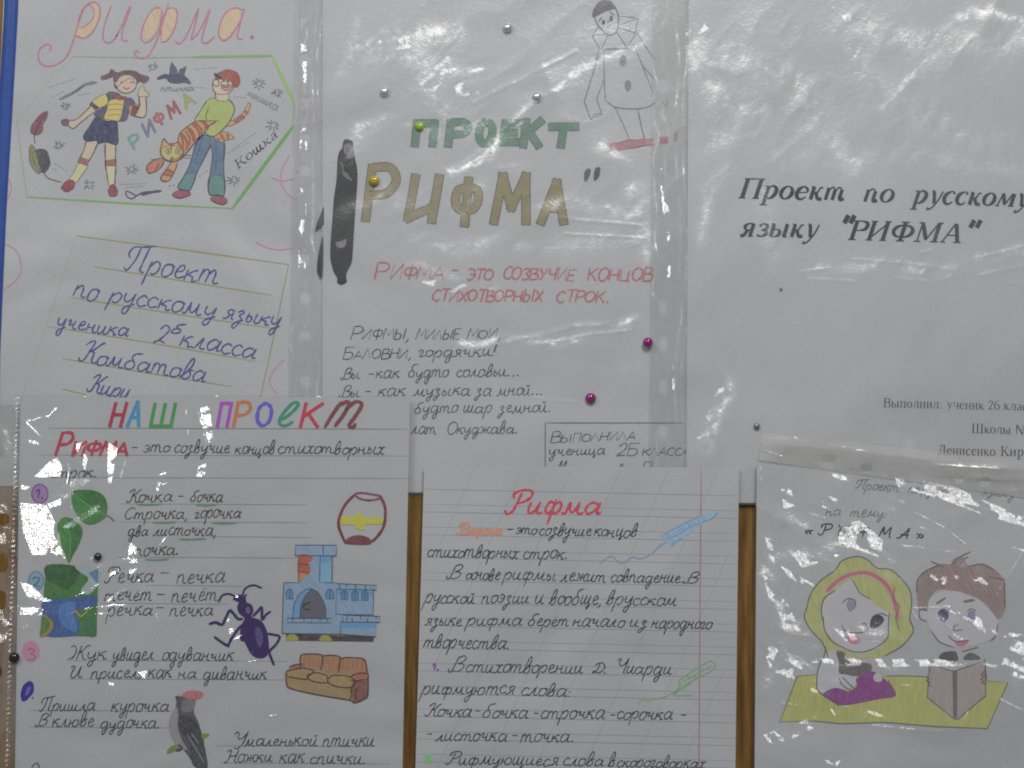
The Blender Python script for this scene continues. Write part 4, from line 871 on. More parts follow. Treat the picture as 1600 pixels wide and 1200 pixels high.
for x0, y0, x1 in ((216, 788, 254), (308, 789, 340), (240, 816, 276), (333, 817, 372), (281, 842, 322), (228, 874, 265)): s.line('underline', (78, 134, 92), [(x0, y0), ((x0+x1)/2, y0+.6), (x1, y0-.8)], 3, kind='marker')
s.group = ('point_number', None)
def ring(cx, cy, rx, ry, n=10): return [(cx + rx * math.cos(2*math.pi*k/n), cy + ry * math.sin(2*math.pi*k/n)) for k in range(n)] 
s.fill('number_disc', (146, 122, 156), ring(64, 771, 12, 14), kind='pencil'); s.line('number_ring', (118, 66, 146), ring(64, 771, 12.5, 14.5) + [ring(64, 771, 12.5, 14.5)[0]], 2.2, kind='marker'); write(s, 'number_figure', (110, 60, 140), '1.', (56, 779), (72, 779), 9, 'cur', .1, 2.4)
s.fill('number_disc', (128, 152, 166), ring(58, 907, 11, 14)); s.line('number_ring', (72, 130, 158), ring(58, 907, 11.5, 14.5) + [ring(58, 907, 11.5, 14.5)[0]], 2, kind='marker'); write(s, 'number_figure', (50, 110, 140), '2', (50, 915), (66, 915), 10, 'cur', .1, 2.4)
s.fill('number_disc', (184, 128, 148), ring(50, 1017, 14, 17)); write(s, 'number_figure', (156, 92, 120), '3', (43, 1029), (58, 1029), 14, 'cur', .05, 2.6)
s.fill('number_disc', (52, 44, 140), "48,1063 54,1068 54,1080 48,1088 42,1094 36,1094 34,1084 38,1070", kind='marker'); s.fill('number_disc', (104, 98, 160), "44,1074 50,1072 47,1082 41,1086", kind='marker'); s.line('number_ring', (60, 50, 130), "52,1088 53,1091", 2)
E1, E2, E3, E4, E5, E6 = Z(0, 600, 5), Z(300, 600, 5), Z(0, 800, 5), Z(300, 800, 5), Z(0, 960, 5), Z(300, 960, 5)
LG = (44, 106, 40); LG2 = (58, 124, 48)
s.group = ('green_leaf', None)
s.fill('leaf_blade', LG, "572,840 660,825 760,835 825,880 848,960 830,1030 780,1075 710,1095 650,1070 605,1010 575,940", T=E1); s.fill('leaf_blade', LG2, "572,840 650,900 720,960 835,1020 800,1060 710,1092 650,1068 605,1010 575,940", T=E1)
s.line('leaf_vein', (96, 150, 84), "600,870 700,945 835,1020", 1.4, T=E1); s.line('leaf_stalk', (90, 92, 60), "835,1020 870,1040 902,1072", 1.8, T=E1)
s.group = ('green_leaf', 'green leaf picture pointing down')
s.fill('leaf_blade', LG, "480,60 530,40 590,60 640,110 652,170 620,260 580,330 550,392 520,340 490,270 480,180", T=E3); s.fill('leaf_blade', LG2, "480,60 530,45 560,200 550,392 520,340 490,270 455,120", T=E3)
s.line('leaf_vein', (100, 150, 88), "530,50 560,200 550,385", 1.2, T=E3); s.fill('leaf_blade', (176, 190, 158), "470,160 490,270 528,358 480,345 430,300 440,230", T=E3)
s.group = ('river_picture', None)
s.fill('meadow', (52, 112, 38), "370,412 778,432 760,965 320,965 345,700", T=E3, smooth=False); s.fill('meadow_shade', (34, 88, 36), "372,412 600,420 620,520 520,600 450,560 375,520", T=E3)
s.fill('sky_patch', (150, 160, 160), "600,420 778,432 772,560 700,640 640,610 700,520 640,470", T=E3); s.fill('sky_patch', (70, 118, 150), "700,470 778,440 772,560 740,520", T=E3, smooth=False)
s.fill('river', (48, 84, 142), "350,690 560,670 690,655 764,660 760,720 650,760 600,800 635,870 620,940 560,965 380,965 420,880 410,830 345,800", T=E3); s.fill('river_light', (62, 112, 168), "480,720 600,700 580,800 610,860 600,930 520,900 470,820", T=E3)
s.fill('bank', (150, 122, 50), "345,800 400,830 425,870 410,920 360,965 320,965 330,880", T=E3); s.fill('bank_grass', (76, 116, 40), "342,810 385,840 400,880 370,930 322,960 330,880", T=E3)
s.fill('meadow_shade', (48, 106, 60), "680,830 756,860 756,962 690,960 660,900", T=E3); s.line('bank', (170, 150, 80), "560,790 600,770 640,810 700,760", 2, T=E3)
s.group = ('drawn_barrel', None)
MR = (110, 44, 50)
s.fill('yellow_band', (190, 176, 22), "1155,1030 1270,1032 1290,1000 1330,1012 1350,1040 1490,1040 1480,1092 1365,1095 1345,1140 1290,1125 1260,1095 1165,1092", T=E2)
s.fill('barrel_foot', MR, "1200,245 1215,205 1270,182 1330,180 1385,200 1395,215 1385,252", T=E4)
s.line('barrel_outline', MR, "1275,860 1200,940 1155,1040 1150,1110 1175,1180 1200,1235", 4.2, T=E2, kind='marker'); s.line('barrel_outline', MR, "1475,875 1510,960 1510,1060 1490,1130 1440,1200 1395,1235", 4.2, T=E2, kind='marker')
s.line('barrel_outline', (128, 62, 72), "1275,860 1320,848 1400,858 1480,875 1440,900 1370,905 1310,890 1275,860", 3, T=E2, kind='marker')
s.group = ('drawn_stove', None)
SB = (124, 148, 172); SL = (52, 62, 84); SD = (88, 140, 186)
s.fill('plinth', (62, 48, 46), "740,950 1425,968 1420,1008 740,998", T=E4, smooth=False); s.fill('wheel', (146, 142, 40), "740,995 760,955 800,950 828,970 828,998", T=E4); s.fill('wheel', (146, 142, 40), "1000,1000 1015,965 1050,955 1085,975 1090,1002", T=E4)
s.fill('wall', SB, "722,548 838,548 838,340 812,338 812,256 1132,256 1130,340 1098,340 1098,548 1158,556 1445,570 1440,605 1420,605 1418,800 1472,812 1468,858 1445,860 1440,970 1162,950 708,944", T=E4, smooth=False)
s.fill('brick_patch', (172, 72, 44), "838,340 940,340 935,380 912,400 928,440 918,480 880,500 838,545", T=E4); s.fill('brick_patch', (192, 120, 40), "838,470 900,480 870,510 838,545", T=E4)
s.fill('blue_shading', SD, "1005,342 1096,342 1096,380 1010,400", T=E4, smooth=False); s.fill('blue_shading', (110, 156, 196), "1008,400 1096,380 1096,546 1002,546", T=E4, smooth=False); s.fill('blue_shading', SD, "1130,600 1420,606 1420,640 1130,640", T=E4, smooth=False); s.fill('blue_shading', SD, "1164,855 1443,862 1441,905 1164,900", T=E4, smooth=False)
s.fill('arch_reveal', SD, "790,822 800,720 840,640 900,598 940,596 900,640 860,720 846,822", T=E4, smooth=False)
s.fill('arch_opening', (98, 96, 106), "846,822 855,720 890,650 935,598 985,620 1030,690 1050,760 1050,824", T=E4, smooth=False)
s.line('arch_handle', (56, 54, 62), "930,700 880,720 880,750 930,760", 3, T=E4)
for st in ("722,548 838,548 838,340 812,338 812,256 1132,256 1130,340 1098,340 1098,548 1158,556 1445,570 1440,605 1130,598 1128,795 1418,800 1420,605", "812,338 1130,340", "1028,256 1028,338", "1005,342 1000,548 1098,548", "708,944 722,548", "708,944 1162,950 1440,970", "1162,950 1164,855 1468,858 1472,812 1180,800 1182,852",
           "750,825 1088,828 1084,862 748,860 750,825", "790,822 800,720 840,640 900,598 940,596 985,620 1030,690 1050,760 1050,824", "846,822 855,720 890,650 935,598", "1155,556 1158,596", "1280,562 1282,600", "1360,566 1360,604", "1210,558 1210,580", "790,828 790,845", "880,828 880,850", "935,845 935,862", "1005,828 1005,850", "1060,828 1060,850", "1215,802 1215,840", "1255,825 1255,855", "1320,805 1320,835", "1375,828 1375,858", "1440,812 1440,835", "838,400 920,410", "838,465 920,470"):
    s.line('stove_outline', SL, st, 1.3, smooth=False, T=E4, taper=False)
for cx, cy, w_ in ((766, 640, 26), (1080, 640, 30), (1194, 648, 24), (1276, 652, 24), (1354, 652, 24)):
    q = [(cx - w_, cy + 34), (cx - w_, cy - 10), (cx - w_ * .4, cy - 40), (cx + w_ * .4, cy - 40), (cx + w_, cy - 10), (cx + w_, cy + 34), (cx - w_, cy + 34)]
    s.fill('small_window', (92, 132, 166), q[:-1], smooth=False, T=E4); s.line('stove_outline', SL, q, 1.3, smooth=False, T=E4); s.line('stove_outline', SL, [(cx, cy + 34), (cx, cy - 38)], 1.1, smooth=False, T=E4)
s.group = ('beetle_picture', None)
BT = (58, 42, 92)
s.fill('beetle_body', BT, "345,650 385,640 425,670 430,700 470,720 485,770 470,815 540,840 580,900 600,980 605,1080 580,1125 540,1138 490,1125 450,1080 415,1010 385,1000 380,950 390,880 415,825 375,790 358,740 370,700 345,690", T=E4, kind='print')
s.fill('beetle_sheen', (92, 76, 128), "430,740 455,745 462,775 440,790 425,770", T=E4); s.fill('beetle_sheen', (74, 58, 112), "500,900 540,910 560,1000 530,1050 505,990", T=E4)
for st, w_ in (("400,660 410,610 440,580 490,568 550,590", 3), ("345,655 290,635 240,650 212,700", 3), ("400,830 365,830 330,790 300,765 265,830 240,875 190,858 140,870", 4.2), ("390,880 350,930 310,990 285,1035 235,1010 180,970", 4), ("285,1030 292,1050", 3),
               ("480,810 520,770 550,740 552,835 580,800 618,772", 4), ("595,945 650,955 690,970 660,1030 610,1085 625,1140 645,1190", 3.8), ("430,640 415,660", 3), ("330,680 345,670", 4)):
    s.line('beetle_leg', BT, st, w_, T=E4, kind='print')
s.group = ('sofa_picture', None)
SO = (156, 114, 78); SS = (146, 124, 80); SOL = (70, 44, 40)
s.fill('sofa_base', SS, "745,430 745,545 800,580 1240,665 1290,680 1290,510 1000,440", T=E6); s.fill('sofa_side', (122, 74, 66), "1240,520 1375,480 1378,600 1360,650 1270,685 1250,640", T=E6, smooth=False)
s.fill('back_cushion', SO, "850,320 900,305 1000,308 1160,325 1340,335 1365,380 1370,450 1250,470 1100,450 1000,430 860,410", T=E6)
s.fill('arm_rest', (150, 92, 70), "765,405 800,390 875,380 880,410 800,430 762,425", T=E6); s.fill('arm_rest', (156, 96, 72), "1240,480 1300,455 1378,455 1375,490 1290,515 1245,510", T=E6)
s.fill('seat_cushion', (150, 128, 78), "745,440 880,415 960,440 1110,450 1245,465 1240,560 1120,560 1020,535 880,505 760,480", T=E6)
for st in ("850,410 850,330 880,306 1000,308 1025,330 1010,430", "1015,325 1060,315 1140,320 1162,350 1145,450", "1160,345 1220,332 1330,340 1360,380 1370,450", "765,405 810,388 875,382", "745,430 745,545 800,580 1000,625 1240,665 1270,685 1360,650 1378,600 1378,460", "745,440 800,425 880,415 960,440 905,470 905,500 830,495 750,480", "910,490 960,450 1050,470 1065,510 1050,530 960,520 910,490",
           "1060,500 1110,470 1230,480 1280,520 1240,565 1120,555 1060,520", "1240,480 1300,455 1378,455", "1240,505 1290,515 1340,500", "1240,570 1250,620 1235,660", "1290,570 1280,620 1290,660"):
    s.line('sofa_outline', SOL, st, 1.9, T=E6)
for x in range(880, 1350, 38): s.line('cushion_fold', (146, 84, 58), [(x, 335 + (x-880)*.04), (x - 3, 395 + (x-880)*.07)], 1.1, T=E6)
s.group = ('bird_picture', None)
s.fill('bird_body', (74, 72, 74), "1378,640 1400,632 1450,640 1525,660 1528,700 1520,760 1560,850 1590,960 1600,1050 1590,1190 1540,1190 1480,1100 1420,1020 1380,900 1390,780 1375,740 1385,680", T=E5); s.fill('bird_body', (62, 64, 66), "0,860 40,900 90,980 120,1110 125,1200 60,1200 0,1130", T=E6)
s.fill('bird_breast', (136, 132, 136), "1385,720 1400,780 1395,880 1430,980 1470,1050 1400,1030 1350,960 1325,870 1340,790", T=E5); s.fill('bird_crest', (172, 96, 104), "1430,620 1480,592 1540,590 1595,610 1580,640 1530,660 1450,645", T=E5)
s.fill('bird_breast', (110, 104, 108), "1440,660 1520,665 1515,740 1450,760 1420,720", T=E5)
s.fill('bird_wing', (52, 52, 56), "1410,790 1500,800 1570,900 1600,1010 1540,1000 1450,940 1400,860", T=E5); s.fill('bird_beak', (54, 52, 56), "1370,640 1400,628 1398,660", T=E5, smooth=False)
for st in ("1470,930 1540,1050 1600,1150", "1500,920 1560,1000"): s.line('wing_stripe', (128, 130, 128), st, 1.6, T=E5)
s.fill('twig_leaf', (112, 124, 40), "1310,1065 1350,1020 1410,1010 1400,1040 1330,1078", T=E5); s.fill('twig_leaf', (112, 134, 50), "80,930 140,925 130,945 90,965", T=E6); s.line('bird_foot', (60, 62, 70), "1400,1010 1430,1040 1380,1060", 3.4, T=E5)
s.flush()
def relief4(X, Y):
    return film_relief(X, Y, [(120, 740, 110, 110, .75), (270, 760, 90, 90, .55), (230, 920, 120, 90, .65), (60, 900, 70, 120, .6), (380, 1050, 90, 60, .25), (500, 740, 120, 60, .15), (90, 640, 80, 40, .4)], .06,
        patches=[([(56, 744), (78, 722), (92, 714), (100, 730), (96, 745), (66, 746)], -1.2), ([(33, 785), (75, 788), (88, 815), (86, 840), (74, 866), (52, 866), (38, 830)], -1.2), ([(76, 786), (98, 778), (98, 788), (80, 794)], -1.2), ([(84, 832), (95, 850), (105, 872), (80, 864)], -.3),
                 ([(44, 700-14), (62, 690), (64, 695), (50, 692)], -.2), ([(32, 756), (50, 760), (46, 768), (36, 764)], -.3), ([(205, 840), (214, 850), (222, 880), (205, 900), (200, 880)], .0), ([(175, 878), (190, 880), (186, 905), (172, 905)], .1),
                 ([(33, 908), (50, 912), (70, 932), (86, 938), (72, 940), (46, 932)], -1.2), ([(30, 945), (70, 950), (68, 960), (34, 960)], -.3), ([(216, 1048), (232, 1046), (228, 1060)], -1.2), ([(170, 1064), (202, 1070), (198, 1076), (176, 1072)], 0), ([(170, 690), (186, 700), (176, 755), (170, 754)], -.3),
                 ([(133, 706), (140, 718), (134, 735), (130, 725)], -1.2), ([(248, 742), (262, 735), (262, 760), (246, 768)], -.1), ([(120, 693), (130, 690), (124, 712)], -.2), ([(371, 900), (382, 978), (360, 990), (355, 975)], .5), ([(312, 620), (330, 640), (335, 690), (322, 700)], .1), ([(310, 730), (328, 720), (322, 740), (308, 752)], 0)],
        ridges=[([(44, 658), (78, 650), (90, 638)], 2.2), ([(44, 660), (56, 672), (68, 684)], 2.0), ([(107, 715), (110, 735), (106, 756)], 2.0), ([(112, 735), (114, 800)], 1.4), ([(292, 640), (296, 680)], 1.6), ([(308, 625), (316, 662)], 1.8), ([(190, 745), (198, 720)], 1.6), ([(252, 850), (264, 835), (300, 795)], 1.7), ([(258, 800), (256, 833)], 1.5), ([(250, 783), (268, 770)], 1.4),
                ([(170, 938), (198, 920), (220, 905)], 2.2), ([(172, 935), (205, 918)], 1.5), ([(135, 950), (180, 944), (200, 945)], 1.6), ([(150, 958), (190, 955)], 1.6), ([(120, 930), (145, 920), (155, 912)], 2.4), ([(246, 958), (252, 980), (260, 975)], 1.4), ([(452, 795), (460, 776)], 1.2), ([(432, 763), (438, 755)], 1.0), ([(495, 758), (496, 745)], .9), ([(416, 822), (420, 818)], 1.0),
                ([(366, 998), (384, 988)], 2.0), ([(395, 1018), (410, 1008)], 2.0), ([(372, 1034), (405, 1030)], 1.8), ([(415, 1124), (430, 1124)], 1.6), ([(422, 1117), (433, 1115)], 1.5), ([(414, 1131), (428, 1134)], 1.3), ([(380, 960), (388, 962)], 1.2), ([(205, 1000), (218, 998)], 1.0), ([(420, 1174), (428, 1170)], 1.2), ([(585, 1180), (582, 1190)], 1.0), ([(138, 876), (154, 866)], 1.8),
                ([(36, 980), (46, 975)], 1.2), ([(110, 618), (150, 621)], 1.4), ([(305, 618), (345, 619)], 1.4), ([(476, 619), (514, 621)], 1.4), ([(232, 1008), (240, 1000)], .9)],
        veils=[([(80, 740), (130, 700), (200, 730)], 16, .6), ([(200, 760), (320, 690)], 14, .55), ([(60, 800), (70, 870)], 22, .7), ([(160, 890), (215, 860), (225, 910)], 14, .8), ([(240, 800), (320, 760)], 12, .6), ([(330, 620), (330, 740)], 7, .8), ([(130, 930), (180, 950), (250, 945)], 12, .6), ([(170, 1068), (230, 1075)], 8, .7), ([(360, 900), (430, 890)], 14, .4), ([(380, 1030), (420, 1032)], 8, .6), ([(120, 640), (50, 700)], 14, .5)],
        size=19, seed=8, ang=-.5, ax=1.6)
film('clear_sleeve', [(30, 617), (644, 618), (631, 1262), (20, 1262)], 7.5, FILM_CLEAR, p4, 1.35, relief4)
def relief4m(X, Y):
    h = film_relief(X, Y, [(5, 900, 60, 120, .4)], .5, patches=[([(-10, 790), (22, 786), (20, 812), (-10, 830)], .1), ([(-20, 840), (15, 830), (18, 850), (-10, 870)], .2), ([(-20, 940), (20, 950), (18, 975), (-20, 990)], .0), ([(-20, 990), (15, 985), (12, 1010), (-20, 1010)], .2)],
                     veils=[([(-4, 790), (14, 800), (16, 850)], 9, .9), ([(2, 930), (-6, 960), (8, 990)], 9, .9), ([(14, 640), (10, 760)], 6, .6), ([(-4, 860), (12, 880)], 6, .8), ([(18, 1060), (10, 1180)], 4, .5)], ridges=[([(4, 612), (9, 612)], 1.5)], size=16, seed=14, ang=1.2, ax=2)
    return h[0] + .9 * (np.sin(Y / 1.15) > .1) * (np.abs(X - (30 - (Y - 620) * .028)) < 3.5), np.maximum(h[1], (np.sin(Y / 1.3) > .2) * (np.abs(X - (29 - (Y - 620) * .028) - 1.2 * np.cos(Y / 1.3)) < 1.6))
STRIP_C = film_mat(.16, 2.4, .13, .4, (.95, .95, .93), .6, 'clear_margin_film')
film('punched_margin', [(-45, 616), (34, 617), (24, 1262), (-60, 1262)], 7.4, STRIP_C, p4, 1.35, relief4m, keep=cut([(0, 802, 17, 820), (0, 865, 14, 893), (-3, 922, 12, 951), (-6, 1040, 5, 1056), (-4, 700, 8, 716)]))

# ------------------------------------------------------------------ page 5: slant-ruled notebook page (bottom centre), no sleeve
p5 = thing('notebook_page', 'bluish slant-ruled notebook page with red cursive heading and pencil drawings between wooden gaps', 'page', g_pages)
NL = lambda y: 663 - (y - 727) * .029
NR = lambda y: 1154 - (y - 727) * .012
sheet('paper_sheet', [(663, 727), (1154, 731), (NR(1262), 1262), (NL(1262), 1262)], 6.6, NOTE_M, p5)
s = Sheet(p5, 6.6, 150)
s.group = ('page_ruling', None)
y = 764.0; k = 0
while y < 1215:
    for dy, cc in ((0, (108, 116, 128)), (-12, (116, 124, 134))):
        if k == 0 and dy: continue
        yy = y + dy
        s.line('ruled_line', cc, [(NL(yy) + 1, yy), (900, yy + 5), (NR(yy) - 1, yy + 10.5)], 1.15, kind='pencil')
    y += 35.4; k += 1
for x in range(600, 1450, 76):
    q = []
    for yy in range(735, 1240, 60):
        xx = x + 140 - (yy - 735) * .45
        if NL(yy) + 2 < xx < NR(yy) - 2: q.append((xx, yy))
    if len(q) > 1: s.line('slant_line', (124, 131, 138), q, .8, kind='pencil')
s.line('margin_line', (140, 92, 116), [(1095, 733), (1093, 960), (1091, 1260)], 1.7)
s.group = None
write(s, 'red_heading', (172, 44, 60), 'Рифма', (790, 802), (938, 802), 17, 'cur', .34, 3.9, 'marker', .3)
s.group = ('orange_word', None)
for k in range(2): write(s, 'scribbled_letters', (228, 112, 84), 'Рифма', (714, 834), (784, 835), 8.5, 'cur', .3, 2.6, 'pencil')
for st in ('715,836 745,829 784,832', '712,833 750,836 786,829'): s.line('scribbled_letters', (228, 112, 84), st, 2.2, kind='pencil')
s.group = None
IN = (42, 46, 54)
for t, a, b, xh in (('-', (788, 832), (803, 832), 10), ('это', (804, 834), (838, 834), 10), ('созвучие', (841, 835), (923, 837), 11), ('концов', (926, 837), (994, 838), 11), ('стихотворных', (666, 870), (809, 871), 11), ('строк.', (816, 872), (888, 873), 12),
                    ('В', (697, 904), (717, 905), 11), ('основе', (726, 905), (780, 905), 11), ('рифмы', (785, 905), (868, 906), 12), ('лежит', (875, 907), (946, 908), 12), ('совпадение.', (952, 909), (1068, 910), 12), ('В', (1068, 910), (1088, 911), 10),
                    ('русской', (663, 941), (741, 942), 12), ('поэзии', (751, 942), (826, 942), 12), ('и', (834, 942), (850, 942), 12), ('вообще,', (857, 943), (941, 944), 13), ('в', (944, 944), (957, 944), 12), ('русском', (958, 944), (1056, 946), 12),
                    ('языке', (663, 976), (722, 976), 11), ('рифма', (728, 976), (815, 977), 11), ('берёт', (823, 977), (888, 978), 11), ('начало', (893, 978), (974, 979), 12), ('из', (981, 979), (1010, 980), 11), ('народного', (1016, 980), (1110, 982), 11),
                    ('творчества.', (660, 1011), (797, 1013), 12), ('В', (700, 1048), (722, 1048), 11.5), ('стихотворении', (726, 1049), (910, 1051), 12), ('Д.', (925, 1051), (948, 1051), 10), ('Чиарди', (958, 1051), (1048, 1053), 12),
                    ('рифмуются', (658, 1083), (804, 1084), 12), ('слова:', (812, 1085), (894, 1087), 12), ('Кочка', (664, 1118), (736, 1119), 11), ('-', (738, 1116), (751, 1116), 12), ('бочка', (752, 1120), (825, 1120), 12), ('-', (830, 1119), (842, 1119), 12), ('строчка', (843, 1121), (944, 1122), 12), ('-', (950, 1121), (962, 1121), 12), ('сорочка', (962, 1122), (1050, 1123), 12), ('-', (1060, 1122), (1074, 1122), 12),
                    ('-', (663, 1152), (676, 1152), 12), ('листочка', (680, 1156), (792, 1157), 12), ('-', (797, 1154), (810, 1154), 12), ('точка.', (812, 1158), (898, 1158), 12),
                    ('Рифмующиеся', (697, 1193), (872, 1195), 11.5), ('слова', (878, 1195), (942, 1196), 11.5), ('в', (948, 1196), (960, 1196), 12), ('скороговорках', (962, 1197), (1100, 1199), 11)):
    write(s, 'handwritten_word', IN, t, a, b, xh, 'cur', .36, 1.62)
write(s, 'purple_number', (112, 56, 134), '1.', (674, 1047), (688, 1047), 8, 'cur', .2, 2.4)
s.fill('green_blot', (104, 156, 110), "664,1180 672,1176 678,1184 674,1192 664,1190", kind='pencil')
H8 = Z(880, 700, 5); G2 = Z(880, 920, 4.285)
s.group = ('drawn_blue_pen', None)
s.fill('pen_body', (122, 148, 168), "760,690 870,620 980,560 1070,530 1160,495 1210,500 1150,550 1060,600 960,680 880,740 845,770 800,720", T=H8, kind='pencil', smooth=False)
for st in ("765,690 870,625 1000,560 1080,530", "800,715 900,670 1000,610 1150,550 1200,505", "850,770 860,740 930,700", "690,830 730,780 800,730"): s.line('pen_line', (86, 126, 160), st, 2.2, T=H8, kind='pencil')
s.line('pen_trail', (104, 124, 148), "285,900 340,855 385,845 430,890 470,895 540,850 600,862 690,828", 1.6, T=H8)
for k in range(9): s.line('pen_line', (92, 132, 164), [(800 + k*42, 700 - k*22), (830 + k*40, 672 - k*20)], 1.6, T=H8, kind='pencil')
s.group = ('drawn_green_pencil', None)
s.fill('pencil_tip', (126, 146, 124), "775,610 830,640 820,665 760,680", T=G2, kind='pencil', smooth=False)
for st in ("770,610 860,550 940,500 985,480 1015,500 990,545 900,590 830,640 760,685", "800,620 900,560 990,510", "800,650 920,570", "760,685 780,640 770,610", "730,710 870,710", "500,765 545,730 560,745 600,735 640,730 690,715 750,680"): s.line('pencil_line', (98, 140, 92), st, 1.7, T=G2, kind='pencil')
s.line('pencil_line', (70, 130, 62), "738,700 770,665", 3, T=G2, kind='pencil')
s.flush()

# ------------------------------------------------------------------ page 6: lower right, crinkled sleeve over the two reading children
p6 = thing('project_page', 'crinkled glossy sleeve holding drawing of two children reading at a yellow table', 'page', g_pages)
sheet('paper_sheet', [(1181, 722), (1760, 770), (1760, 1262), (1177, 1262)], 9.2, PAPER_M, p6)
s = Sheet(p6, 9.2, 154, .22)
R3, R4 = Z(1160, 660, 3.636), Z(1160, 920, 3.636)
s.group = None
for t, a, b, xh, w_ in (('Проект', (1333, 762), (1402, 768), 9, 1.4), ('по русскому', (1415, 768), (1500, 776), 8, 1.2), ('языку', (1530, 772), (1580, 777), 8, 1.2), ('на', (1287, 804), (1312, 804), 9, 1.5), ('тему:', (1325, 806), (1384, 808), 9, 1.5)):
    write(s, 'pencil_word', (104, 102, 108), t, a, b, xh, 'cur', .3, w_)
write(s, 'title_word', (48, 46, 50), '« Р И Ф М А »', (1254, 834), (1440, 842), 9, 'cur', .22, 2.3)
YL = (162, 164, 86); PO = (84, 82, 84)
s.group = ('drawn_table', None)
s.fill('table_top', (164, 164, 66), "305,490 420,478 850,490 1040,490 1495,525 1380,785 1100,770 800,750 550,758 400,742 205,748", T=R4, smooth=False, kind='wash')
s.line('pencil_line', PO, "420,478 305,490 205,748 400,742 550,758 800,750 1100,775 1380,785 1495,525 1380,518", 1.4, smooth=False, T=R4); s.line('pencil_line', PO, "800,490 900,487 1040,492", 1.4, T=R4)
s.group = ('drawn_blonde_girl', None)
s.fill('hair', YL, "520,835 560,780 640,757 700,775 760,825 830,830 900,890 945,960 950,1040 940,1110 960,1180 900,1260 800,1320 740,1330 480,1330 450,1250 380,1170 345,1100 360,1040 380,970 430,900", T=R3)
s.fill('face', (168, 166, 168), "600,890 640,915 660,960 740,1000 820,1050 830,1150 810,1230 740,1290 660,1310 560,1280 480,1200 450,1120 450,1020 520,950", T=R3)
s.fill('hair', YL, "620,890 700,880 780,920 820,1010 830,1070 760,1040 700,990 655,950", T=R3)
s.line('hair_band', (196, 76, 120), "470,955 540,890 620,855 700,850 780,890 830,950 860,1040 875,1110", 5.5, T=R3, kind='wash')
s.fill('eye', (56, 52, 64), "715,210 725,160 755,142 785,150 795,175 770,205 740,220", T=R4); s.fill('eye', (132, 130, 138), "585,75 600,50 630,60 632,100 605,125 585,100", T=R4, kind='pencil'); s.fill('eye', (130, 128, 140), "595,75 615,68 620,95 602,105", T=R4)
s.line('pencil_line', PO, "560,75 590,50 632,62 630,100", 1.6, T=R4); s.line('pencil_line', PO, "670,195 690,190 695,212", 1.6, T=R4); s.line('pencil_line', PO, "555,200 580,235 640,245 690,235 708,210", 1.6, T=R4); s.line('pencil_line', PO, "730,150 780,135 815,150", 1.8, T=R4)
s.fill('lips', (206, 112, 132), "575,270 610,258 655,275 658,300 620,308 590,292", T=R4)
s.fill('blouse', (168, 167, 170), "465,360 520,345 580,380 640,395 640,520 600,560 540,560 430,580 415,520 425,440", T=R4)
s.fill('collar', (92, 82, 84), "525,350 572,355 575,395 640,410 720,420 715,470 640,490 580,480 540,470 540,410", T=R4, kind='pencil')
s.fill('dress', (130, 36, 124), "640,500 720,460 790,500 835,540 860,600 760,620 660,640 560,655 510,635 450,590 520,555 600,575 640,540", T=R4, kind='wash')
s.fill('hand', (168, 166, 168), "740,480 765,472 782,495 780,518 750,520 735,505", T=R4)
for st in ("465,320 455,380 425,440 415,530 430,580 540,655", "540,500 560,540 620,575", "560,495 630,565", "820,510 860,600", "450,1120 440,1060 460,990 520,950", "520,560 450,590"): s.line('pencil_line', PO, st, 1.7, T=R4 if '1120' not in st else R3)
s.line('pencil_line', PO, "520,835 560,780 640,757 700,775 760,825 830,830 900,890 945,960 950,1040 940,1110 960,1180 900,1260 800,1320", 1.6, T=R3); s.line('pencil_line', PO, "480,1330 450,1250 380,1170 345,1100 360,1040 380,970 430,900 520,835", 1.6, T=R3)
s.line('pencil_line', PO, "450,150 460,230 500,290 560,325 620,350 690,350 760,320 815,270 820,200 825,130", 1.7, T=R4); s.line('pencil_line', PO, "615,890 640,930 660,965 720,1000", 1.4, T=R3)
s.line('pencil_line', PO, "855,930 850,1000 880,1040 862,1100 880,1180", 1.2, T=R3)
s.group = ('drawn_reading_boy', None)
BR = (136, 110, 106)
s.fill('hair', BR, "980,960 985,890 1030,840 1110,800 1170,800 1190,770 1245,760 1270,805 1350,800 1420,830 1475,890 1480,960 1480,1050 1450,1110 1400,1080 1340,1010 1250,990 1180,950 1090,950 1050,1030 1040,1110 1000,1100", T=R3, kind='pencil')
s.fill('face', (168, 166, 168), "1050,60 1090,20 1180,5 1260,25 1340,60 1400,120 1440,180 1430,250 1380,290 1280,320 1190,325 1110,295 1060,230 1040,150", T=R4)
s.fill('ear', (168, 166, 168), "1040,120 1000,120 998,160 1035,180", T=R4)
s.fill('eye', (60, 54, 100), "1100,130 1125,108 1155,118 1160,155 1140,180 1112,170", T=R4); s.fill('eye', (122, 116, 150), "1270,130 1295,118 1312,140 1308,180 1285,188 1270,165", T=R4)
s.line('pencil_line', PO, "1268,120 1290,108 1315,122", 1.8, T=R4)
s.fill('eyebrow', (104, 98, 98), "1092,72 1140,42 1140,55 1100,82", T=R4); s.fill('eyebrow', (104, 98, 98), "1245,62 1300,52 1306,65 1255,74", T=R4)
s.fill('lips', (200, 84, 112), "1195,295 1230,288 1272,290 1250,318 1210,318", T=R4); s.line('pencil_line', PO, "1158,260 1200,292 1280,285", 1.8, T=R4); s.line('pencil_line', PO, "1215,195 1190,210 1195,232 1240,225", 1.4, T=R4)
s.fill('neck_bow', (70, 66, 70), "1105,385 1130,355 1195,348 1212,375 1210,400 1150,400", T=R4); s.fill('neck_bow', (86, 82, 86), "1245,385 1280,355 1330,375 1335,395 1260,398", T=R4)
